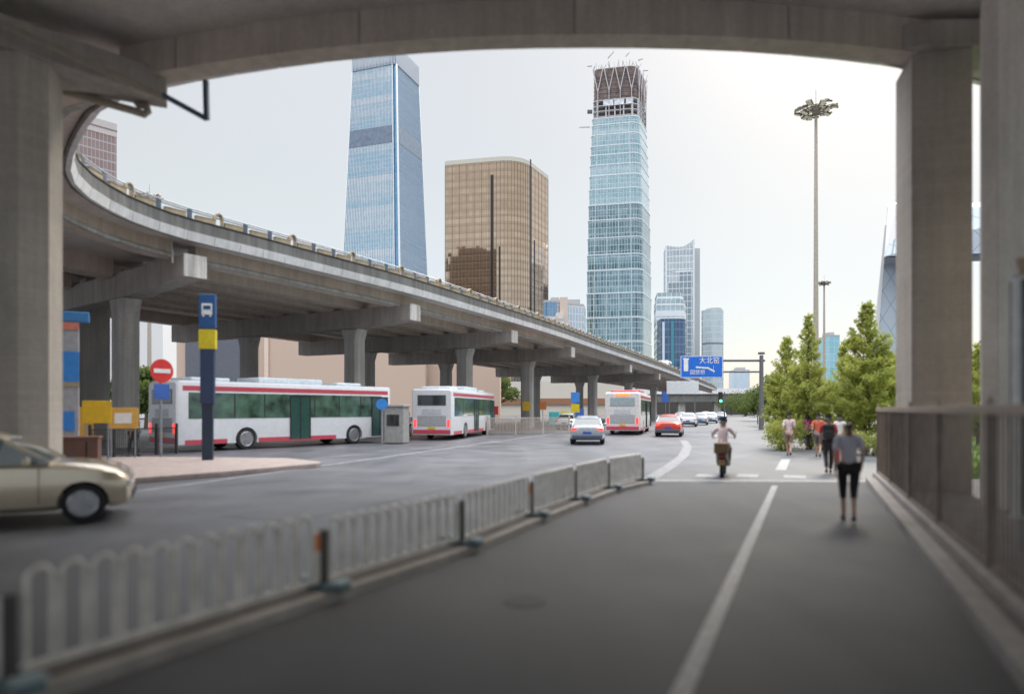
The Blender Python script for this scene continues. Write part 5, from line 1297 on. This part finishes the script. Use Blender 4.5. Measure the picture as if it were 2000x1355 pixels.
pn = MB().box(((x0+x1)/2, Yg - .3, zc_), (x1-x0, .08, zh)).build('panel', mat('road_blue', (.01, .14, .62), .4), rs, bevel=.01)
bo = MB(); tk_ = .05
for s_ in (-1, 1): bo.box(((x0+x1)/2, Yg - .345, zc_ + s_*(zh/2 - .05)), (x1-x0-.04, .01, tk_)); bo.box(((x0+x1)/2 + s_*((x1-x0)/2 - .05), Yg - .345, zc_), (tk_, .01, zh - .14))
bo.build('border', WHITE, pn)
ar = MB(); cx = x0 + .38*(x1-x0)
ar.box((x0 + .13*(x1-x0), Yg - .35, zc_ + .14), (.40, .012, 1.05)); ar.box((x0 + .13*(x1-x0), Yg - .352, zc_ + .72), (.55, .012, .14))
ar.beam((x0 + .36*(x1-x0), Yg - .35, zc_ - .02), (x0 + .62*(x1-x0), Yg - .35, zc_ - .10), .012, .14)
ar.beam((x0 + .62*(x1-x0), Yg - .35, zc_ - .05), (x0 + .80*(x1-x0), Yg - .35, zc_ - .42), .012, .14)
ar.beam((x0 + .77*(x1-x0), Yg - .35, zc_ + .12), (x0 + .77*(x1-x0), Yg - .35, zc_ - .62), .012, .12)
ar.build('arrow', WHITE, pn)
def glyphs(txt, x, z, size, parent, m=WHITE, name='lettering', Y=None, rz=0):
    cu = bpy.data.curves.new(name, 'FONT'); cu.body = txt; cu.size = size; cu.extrude = .004; cu.align_x = 'CENTER'; cu.align_y = 'CENTER'
    o = bpy.data.objects.new(name, cu); COL.objects.link(o); o.data.materials.append(m); o.rotation_euler = (R(90), 0, rz)
    bpy.context.view_layer.update(); me = bpy.data.meshes.new_from_object(o.evaluated_get(bpy.context.evaluated_depsgraph_get()))
    q = bpy.data.objects.new(name, me); COL.objects.link(q); q.rotation_euler = (R(90), 0, rz); bpy.data.objects.remove(o, do_unlink=True)
    q.location = Vector((x, Y, z)) - origin(parent); q.parent = parent; return q
glyphs('大北窑', x0 + .68*(x1-x0), zc_ + .55, .62, pn, Y=Yg - .35)
glyphs('国贸桥', x0 + .40*(x1-x0), zc_ - .50, .46, pn, Y=Yg - .35)
ws = thing('overhead_panel', (P(1333, 800, 96).x, 96, 0), 'pale overhead panel on two posts beyond the ramp, below the blue road sign', 'sign')
wx = P(1333, 800, 96).x
MB().box((wx, 96, Zp(757, 96)), (4.5, .25, 1.8)).build('panel', mat('pale_panel', (.62, .64, .66), .5), ws, bevel=.03)
for q in (-1.8, 1.8): MB().box((wx + q, 96.3, Zp(757, 96)/2), (.16, .16, Zp(757, 96))).build('post', GM, ws)
# traffic signals
SIG = mat('signal_green', (.02, .3, .2), .3, emit=(.12, .9, .55), es=3.0)
def signal(px, py, Y, label, r=.17, big=False):
    x, z = (px-1000)/F*Y, Zp(py, Y); t = thing('traffic_light', (x, Y, 0), label, 'traffic light', 'green traffic lights ahead')
    MB().tube([(x + .42, Y, 0), (x + .42, Y, z + .9)], .07, 10).build('pole', GM, t); MB().beam((x + .42, Y, z + .4), (x, Y, z + .4), .06, .06).build('bracket', GM, t)
    hs = MB().box((x, Y, z + .35), (.40, .24, 1.15)).build('housing', BLACKP, t, bevel=.03)
    for k in range(3): MB().tube([(x, Y - .12, z + .37*k), (x, Y - .14, z + .37*k)], r*.85, 20).build('lamp', SIG if k == 0 else mat('lamp_off', (.03, .02, .02), .4), hs)
signal(1407, 783, 70, 'green traffic light left of the gantry pole, in front of the flyover'); signal(1473, 776, 84, 'smaller green traffic light close beside the gantry pole')
# blue banners under the flyover
pole_sign(1300, 0, 100, 4.4, 'small blue sign under the ramp left of the white van', mat('sign_blue', (.04, .12, .42), .4), 'plate', .75)

# ------------------------------------------------------------------ people
SKIN = mat('skin', (.48, .30, .22), .6, var=.05); HAIR = mat('black_hair', (.015, .012, .012), .5)
def cloth(name, col):
    m, t, p = newmat(name); N = t.nodes.new; L = t.links.new
    tcn = N('ShaderNodeTexCoord'); mp = N('ShaderNodeMapping'); mp.inputs['Scale'].default_value = (9, 9, 3.5); mp.inputs['Rotation'].default_value = (0, .5, .3); L(tcn.outputs['Object'], mp.inputs['Vector'])
    n = N('ShaderNodeTexNoise'); n.inputs['Scale'].default_value = 1.0; n.inputs['Detail'].default_value = 3; n.inputs['Distortion'].default_value = 1.5; L(mp.outputs[0], n.inputs['Vector'])
    b = N('ShaderNodeBump'); b.inputs['Strength'].default_value = 1.0; b.inputs['Distance'].default_value = .05; L(n.outputs[0], b.inputs['Height']); L(b.outputs[0], p.inputs['Normal'])
    p.inputs['Base Color'].default_value = (*col, 1); p.inputs['Roughness'].default_value = .85; MC[name] = m; return m
def bake(o):
    bpy.context.view_layer.update()
    dg = bpy.context.evaluated_depsgraph_get(); me = bpy.data.meshes.new_from_object(o.evaluated_get(dg)); o.modifiers.clear(); o.data = me
    for p_ in me.polygons: p_.use_smooth = True
def skin_mesh(name, nodes, links, m, parent=None, root=0, sub=1):
    """nodes: [(co, rx, ry)], links: [(a, b)]"""
    me = bpy.data.meshes.new(name); me.from_pydata([n[0] for n in nodes], links, []); me.materials.append(m)
    o = bpy.data.objects.new(name, me); COL.objects.link(o)
    sk_ = o.modifiers.new('skin', 'SKIN'); sk_.use_smooth_shade = True
    ly = me.skin_vertices[0].data if me.skin_vertices else None
    if ly is None:
        bpy.context.view_layer.objects.active = o; o.select_set(True); ly = me.skin_vertices.new(name='skin').data if hasattr(me.skin_vertices, 'new') else me.skin_vertices[0].data
    for i, n in enumerate(nodes): ly[i].radius = (n[1], n[2]); ly[i].use_root = (i == root)
    sb = o.modifiers.new('sub', 'SUBSURF'); sb.levels = sb.render_levels = sub
    bake(o)
    if not o.data.materials: o.data.materials.append(m)
    if parent: o.parent = parent
    return o
def person(loc, rz, h, label, shirt, legs, pose='walk', phase=1, legwear='shorts', hairlen='short', shoe=None, sleeve=.45, arms=None, hat=None, group='people walking along the bicycle lane'):
    s = h / 1.7
    J = {}
    J['pel'] = (0, 0, .93); J['waist'] = (0, .0, 1.07); J['chest'] = (0, .01, 1.27); J['neckb'] = (0, .01, 1.42); J['neck'] = (0, .02, 1.49); J['head'] = (0, .03, 1.575); J['crown'] = (0, .02, 1.64)
    ph = phase
    if pose == 'walk':
        for sd, f in ((-1, ph), (1, -ph)):
            k = 'L' if sd < 0 else 'R'
            J['hip'+k] = (sd*.095, 0, .90)
            if f > 0: J['knee'+k] = (sd*.075, .13, .50); J['ank'+k] = (sd*.055, .20, .085); J['toe'+k] = (sd*.065, .36, .05)
            else: J['knee'+k] = (sd*.075, .02, .49); J['ank'+k] = (sd*.055, -.24, .16); J['toe'+k] = (sd*.06, -.12, .035)
            J['sh'+k] = (sd*.175, .01, 1.385); J['elb'+k] = (sd*.215, -.06 - .06*f, 1.12); J['wri'+k] = (sd*.21, .08 - .14*f, .90)
    elif pose == 'ride':
        J['pel'] = (0, -.10, .80); J['waist'] = (0, -.07, .95); J['chest'] = (0, .0, 1.15); J['neckb'] = (0, .05, 1.31); J['neck'] = (0, .06, 1.38); J['head'] = (0, .09, 1.465); J['crown'] = (0, .08, 1.53)
        for sd in (-1, 1):
            k = 'L' if sd < 0 else 'R'
            J['hip'+k] = (sd*.10, -.08, .79); J['knee'+k] = (sd*.17, .32, .74); J['ank'+k] = (sd*.14, .26, .34); J['toe'+k] = (sd*.15, .42, .30)
            J['sh'+k] = (sd*.175, .03, 1.27); J['elb'+k] = (sd*.29, .20, 1.10); J['wri'+k] = (sd*.29, .42, 1.05)
    if arms:
        for k, v in arms.items(): J[k] = v
    J = {k: Vector(v)*s for k, v in J.items()}
    N_, E_, ix = [], [], {}
    def nd(key, co, rx, ry=None): ix[key] = len(N_); N_.append((tuple(co), rx*s, (ry or rx)*s)); return ix[key]
    for k, rx, ry in (('pel', .135, .10), ('waist', .115, .085), ('chest', .145, .095), ('neckb', .075, .06), ('neck', .05, .052), ('head', .074, .090), ('crown', .062, .075)): nd(k, J[k], rx, ry)
    for a, b in (('pel','waist'), ('waist','chest'), ('chest','neckb'), ('neckb','neck'), ('neck','head'), ('head','crown')): E_.append((ix[a], ix[b]))
    # nose, brow and ears on the head
    nd('nose', J['head'] + Vector((0, .098, -.01))*s, .014); E_.append((ix['head'], ix['nose']))
    for sd in (-1, 1): nd('ear%d' % sd, J['head'] + Vector((sd*.083, -.005, -.005))*s, .016, .022); E_.append((ix['head'], ix['ear%d' % sd]))
    for k in 'LR':
        for a, rx in (('hip', .082), ('knee', .052), ('ank', .034), ('toe', .034)): nd(a+k, J[a+k], rx)
        E_ += [(ix['pel'], ix['hip'+k]), (ix['hip'+k], ix['knee'+k]), (ix['knee'+k], ix['ank'+k]), (ix['ank'+k], ix['toe'+k])]
        c = J['knee'+k].lerp(J['ank'+k], .3) + Vector((0, -.015, 0))*s
        for a, rx in (('sh', .052), ('elb', .036), ('wri', .024)): nd(a+k, J[a+k], rx)
        E_ += [(ix['neckb'], ix['sh'+k]), (ix['sh'+k], ix['elb'+k]), (ix['elb'+k], ix['wri'+k])]
        d = (J['wri'+k] - J['elb'+k]).normalized(); sd = -1 if k == 'L' else 1
        palm = J['wri'+k] + d*.06*s; nd('palm'+k, palm, .021, .032); E_.append((ix['wri'+k], ix['palm'+k]))
        side = Vector((0, 1, 0)) - d*d.y
        side = side.normalized() if side.length > .1 else Vector((1, 0, 0)); inn = Vector((-sd, 0, 0))
        for q, (o_, l_) in enumerate(((.028, .068), (.010, .078), (-.009, .072), (-.027, .056))):
            k0 = palm + d*.035*s + side*o_*s; k1 = k0 + (d*.6*l_ + inn*.010)*s; k2 = k1 + (d*.34*l_ + inn*.022)*s
            a_ = nd('f%s%d0' % (k, q), k0, .0095); b_ = nd('f%s%d1' % (k, q), k1, .0085); c_ = nd('f%s%d2' % (k, q), k2, .0065); E_ += [(ix['palm'+k], a_), (a_, b_), (b_, c_)]
        t0_ = nd('t%s0' % k, palm + (side*.038 - d*.01)*s, .0115); t1_ = nd('t%s1' % k, palm + (side*.055 + d*.03 + inn*.01)*s, .009); E_ += [(ix['palm'+k], t0_), (t0_, t1_)]
    body = skin_mesh('person', N_, E_, SKIN, root=0)
    tag(body, label, 'person', group)
    def garment(name, keys, links, m, grow=.018, sub=1):
        nn = [(tuple(J[k] if isinstance(k, str) else k), r*s, q*s) for k, r, q in keys]; return skin_mesh(name, nn, links, m, body, 0, sub)
    el = {k: J['sh'+k].lerp(J['elb'+k], sleeve*2 if sleeve < .5 else .98) for k in 'LR'}
    garment('shirt', [('waist', .126, .100), ('pel', .158, .122), ('chest', .168, .118), ('neckb', .085, .07), ('shL', .062, .062), ('shR', .062, .062), (el['L'], .050, .050), (el['R'], .050, .050), (J['pel'] + Vector((0, 0, -.07*s)), .165, .125)],
            [(0,1), (0,2), (2,3), (3,4), (3,5), (4,6), (5,7), (1,8)], shirt)
    f = {'shorts': .95, 'capri': 1.35, 'trousers': 1.95}[legwear]
    def legpt(k, f): return J['hip'+k].lerp(J['knee'+k], f) if f <= 1 else J['knee'+k].lerp(J['ank'+k], f - 1)
    keys = [('pel', .158, .122)]; lk = []
    for k in 'LR':
        b0 = len(keys); keys += [('hip'+k, .104, .104), (legpt(k, min(f, .95)), .078 if f < 1 else .066, .078 if f < 1 else .066)]; lk += [(0, b0), (b0, b0+1)]
        if f > 1: keys.append((legpt(k, f), .050 if legwear == 'trousers' else .055, .055)); lk.append((b0+1, b0+2))
    garment('trousers' if legwear != 'shorts' else 'shorts', keys, lk, legs)
    for k in 'LR':
        garment('shoe', [(J['ank'+k] + Vector((0, -.02, -.035))*s, .045, .045), (J['toe'+k] + Vector((0, 0, -.0))*s, .042, .036)], [(0, 1)], shoe or mat('dark_shoe', (.03, .03, .035), .6))
    hk = [(J['head'] + Vector((0, -.030, .035))*s, .088, .088), (J['crown'] + Vector((0, -.012, .008))*s, .078, .082), (J['head'] + Vector((0, -.045, -.03))*s, .075, .062)]
    hl = [(0, 1), (0, 2)]
    if hairlen == 'long': hk += [(J['neck'] + Vector((0, -.065, -.02))*s, .062, .042), (J['neckb'] + Vector((0, -.10, -.04))*s, .045, .026)]; hl += [(2, 3), (3, 4)]
    if hairlen == 'tail': hk += [(J['head'] + Vector((0, -.13, .02))*s, .028, .03), (J['neck'] + Vector((0, -.15, -.01))*s, .026, .028), (J['neckb'] + Vector((0, -.13, .0))*s, .010, .012)]; hl += [(0, 3), (3, 4), (4, 5)]
    garment('hair', hk, hl, HAIR)
    if hat:
        hm = MB(); c = J['crown'] + Vector((0, 0, .01))*s; hm.tube([c + Vector((0, 0, -.01)), c + Vector((0, 0, .005))], .17*s, 20); hm.tube([c, c + Vector((0, 0, .09*s))], .098*s, 16, r2=.07*s); ho = hm.build('hat', hat); ho.parent = body
    body.location = loc; body.rotation_euler[2] = rz
    return body, J, s
go = -math.atan2(.40, .92)
w1, J1, s1_ = person((5.40, 10.95, 0), go + .05, 1.64, 'woman in a lavender short-sleeved top and black capri leggings walking away beside the fence', cloth('lavender_cloth', (.52, .50, .58)), mat('black_legging', (.012, .011, .012), .7), phase=1, legwear='capri', hairlen='tail', shoe=mat('grey_shoe', (.10, .10, .12), .6), sleeve=.4)
w2, J2, s2_ = person(tuple(P(1618, 800, 19.3))[:2] + (0,), go, 1.66, 'walker in a red shirt with a black backpack carrying a red bag', cloth('red_shirt', (.50, .04, .05)), cloth('dark_trousers', (.05, .045, .05)), phase=-1, legwear='trousers', hairlen='short')
bk = MB().box((0, -.20*s2_, 1.22*s2_), (.30, .17, .42)).build('backpack', mat('backpack_black', (.02, .02, .022), .7), bevel=.05)
MB().box((0, -.30*s2_, 1.14*s2_), (.22, .05, .2)).build('pocket', mat('backpack_black2', (.03, .03, .033), .7), bk, bevel=.02)
tag(bk, 'black backpack on the back of the red shirted walker', 'backpack'); bk.location = w2.location; bk.rotation_euler[2] = go
bag = MB(); hnd = w2.matrix_basis @ (J2['wriR'] + Vector((.02, .02, -.12)))
bag.box((0, 0, -.27), (.14, .32, .36)); bg = bag.build('shopping_bag', mat('bag_red', (.55, .02, .06), .6), bevel=.02)
MB().tube([(0, -.1, -.10), (0, -.07, -.02), (0, 0, .01), (0, .07, -.02), (0, .1, -.10)], .008, 6).build('handle', mat('bag_red', (.55, .02, .06), .6), bg)
tag(bg, 'bright red shopping bag in the right hand of the backpack walker', 'bag'); bg.location = Matrix.Rotation(go, 4, 'Z') @ (J2['wriR'] + Vector((0, .02, -.10))) + w2.location; bg.rotation_euler[2] = go
person(tuple(P(1541, 800, 26.7))[:2] + (0,), go, 1.66, 'walker in a loose pale pink shirt with bare legs, left of the group', cloth('pink_shirt', (.66, .52, .55)), cloth('tan_shorts', (.35, .25, .2)), phase=1)
person(tuple(P(1577, 800, 30.5))[:2] + (0,), go, 1.60, 'walker in a magenta top between the pink shirt and the orange shirt', cloth('magenta_top', (.45, .05, .22)), cloth('dark_trousers', (.05, .045, .05)), phase=-1, legwear='trousers', hairlen='long')
person(tuple(P(1598, 800, 26.0))[:2] + (0,), go, 1.64, 'walker in an orange red shirt just behind the backpack walker', cloth('orange_shirt', (.60, .14, .08)), cloth('grey_shorts', (.2, .18, .18)), phase=1)
person(tuple(P(1563, 800, 38))[:2] + (0,), go, 1.66, 'small far walker in a pale turquoise shirt', cloth('turq_shirt', (.35, .60, .55)), cloth('dark_trousers', (.05, .045, .05)), phase=1, legwear='trousers')
person(tuple(P(1583, 800, 42))[:2] + (0,), go, 1.68, 'farthest walker, in a white shirt', cloth('white_shirt', (.72, .72, .72)), cloth('grey_shorts', (.2, .18, .18)), phase=-1)
person(tuple(P(1640, 800, 24.5))[:2] + (0,), go, 1.62, 'walker in a white shirt half hidden by the lavender topped woman', cloth('white_shirt', (.72, .72, .72)), cloth('brown_trousers', (.2, .12, .09)), phase=1, legwear='trousers')
# scooter and its rider
sx_, sy_ = tuple(P(1412, 800, 18.6))[:2]
sct = thing('scooter', (0, 0, 0), 'dark electric scooter with a brown rear box ridden away along the lane', 'scooter')
SCB = mat('scooter_dark', (.04, .04, .045), .4)
for y, nm in ((-.52, 0), (.70, 1)):
    t_ = MB(); n = 20; rings = [[(dx, y + rr*math.cos(2*math.pi*k/n), .22 + rr*math.sin(2*math.pi*k/n)) for k in range(n)] for dx, rr in ((-.05, .14), (-.05, .20), (-.03, .22), (.03, .22), (.05, .20), (.05, .14))]
    t_.loft(rings); o_ = t_.build('wheel', RUBBER, sct, smooth=True); MB().tube([(-.04, y, .22), (.04, y, .22)], .13, 14).build('rim', CHROME, o_)
bdy = [[(-.10, -.72, .55), (.10, -.72, .55), (.10, -.72, .66), (-.10, -.72, .66)], [(-.15, -.45, .42), (.15, -.45, .42), (.16, -.45, .72), (-.16, -.45, .72)], [(-.16, -.05, .30), (.16, -.05, .30), (.14, -.05, .70), (-.14, -.05, .70)],
       [(-.16, .12, .26), (.16, .12, .26), (.16, .12, .36), (-.16, .12, .36)], [(-.16, .42, .26), (.16, .42, .26), (.16, .42, .35), (-.16, .42, .35)], [(-.18, .52, .32), (.18, .52, .32), (.19, .50, .80), (-.19, .50, .80)], [(-.05, .62, .55), (.05, .62, .55), (.05, .56, 1.0), (-.05, .56, 1.0)]]
MB().loft(bdy).build('body', SCB, sct, smooth=True, bevel=.02)
MB().box((0, -.30, .745), (.28, .66, .09)).build('seat', BLACKP, sct, bevel=.03)
MB().box((0, -.80, .80), (.36, .30, .28)).build('rear_box', mat('box_brown', (.17, .10, .05), .6), sct, bevel=.03)
MB().tube([(0, .70, .22), (0, .60, .70), (0, .54, 1.02)], .03, 8).build('fork', CHROME, sct); MB().tube([(-.32, .44, 1.04), (-.12, .52, 1.04), (.12, .52, 1.04), (.32, .44, 1.04)], .016, 8).build('handlebar', CHROME, sct)
MB().box((0, -.755, .58), (.16, .03, .07)).build('tail_light', mat('tail_off', (.35, .02, .02), .3), sct); MB().box((0, -.74, .42), (.18, .02, .14)).build('number_plate', mat('plate_amber', (.4, .25, .1), .5), sct)
for sd in (-1, 1): MB().tube([(sd*.30, .45, 1.04), (sd*.34, .46, 1.20)], .008, 6).build('mirror_stalk', BLACKP, sct)
place(sct, (sx_, sy_), go + .06)
person((sx_, sy_, 0), go + .06, 1.7, 'scooter rider in a pale pink shirt seen from behind', cloth('pink_shirt2', (.68, .54, .56)), cloth('rider_trousers', (.16, .10, .08)), pose='ride', legwear='trousers', group='riders', arms=None)
# people waiting around the stop
person(tuple(G(262, 893))[:2] + (.0,), 1.2, 1.7, 'dark dressed person standing near the amber board by the pier', cloth('black_top', (.04, .04, .045)), cloth('dark_trousers', (.05, .045, .05)), phase=1, legwear='trousers', group='people near the bus stop')
person(tuple(P(797, 800, 41))[:2] + (.0,), 2.6, 1.65, 'person in a lilac shirt just left of the second bus', cloth('lilac_shirt', (.55, .42, .62)), cloth('dark_trousers', (.05, .045, .05)), phase=-1, legwear='trousers', group='people near the bus stop')
for o in list(COL.objects):
    if '_rz' in o: del o['_rz']
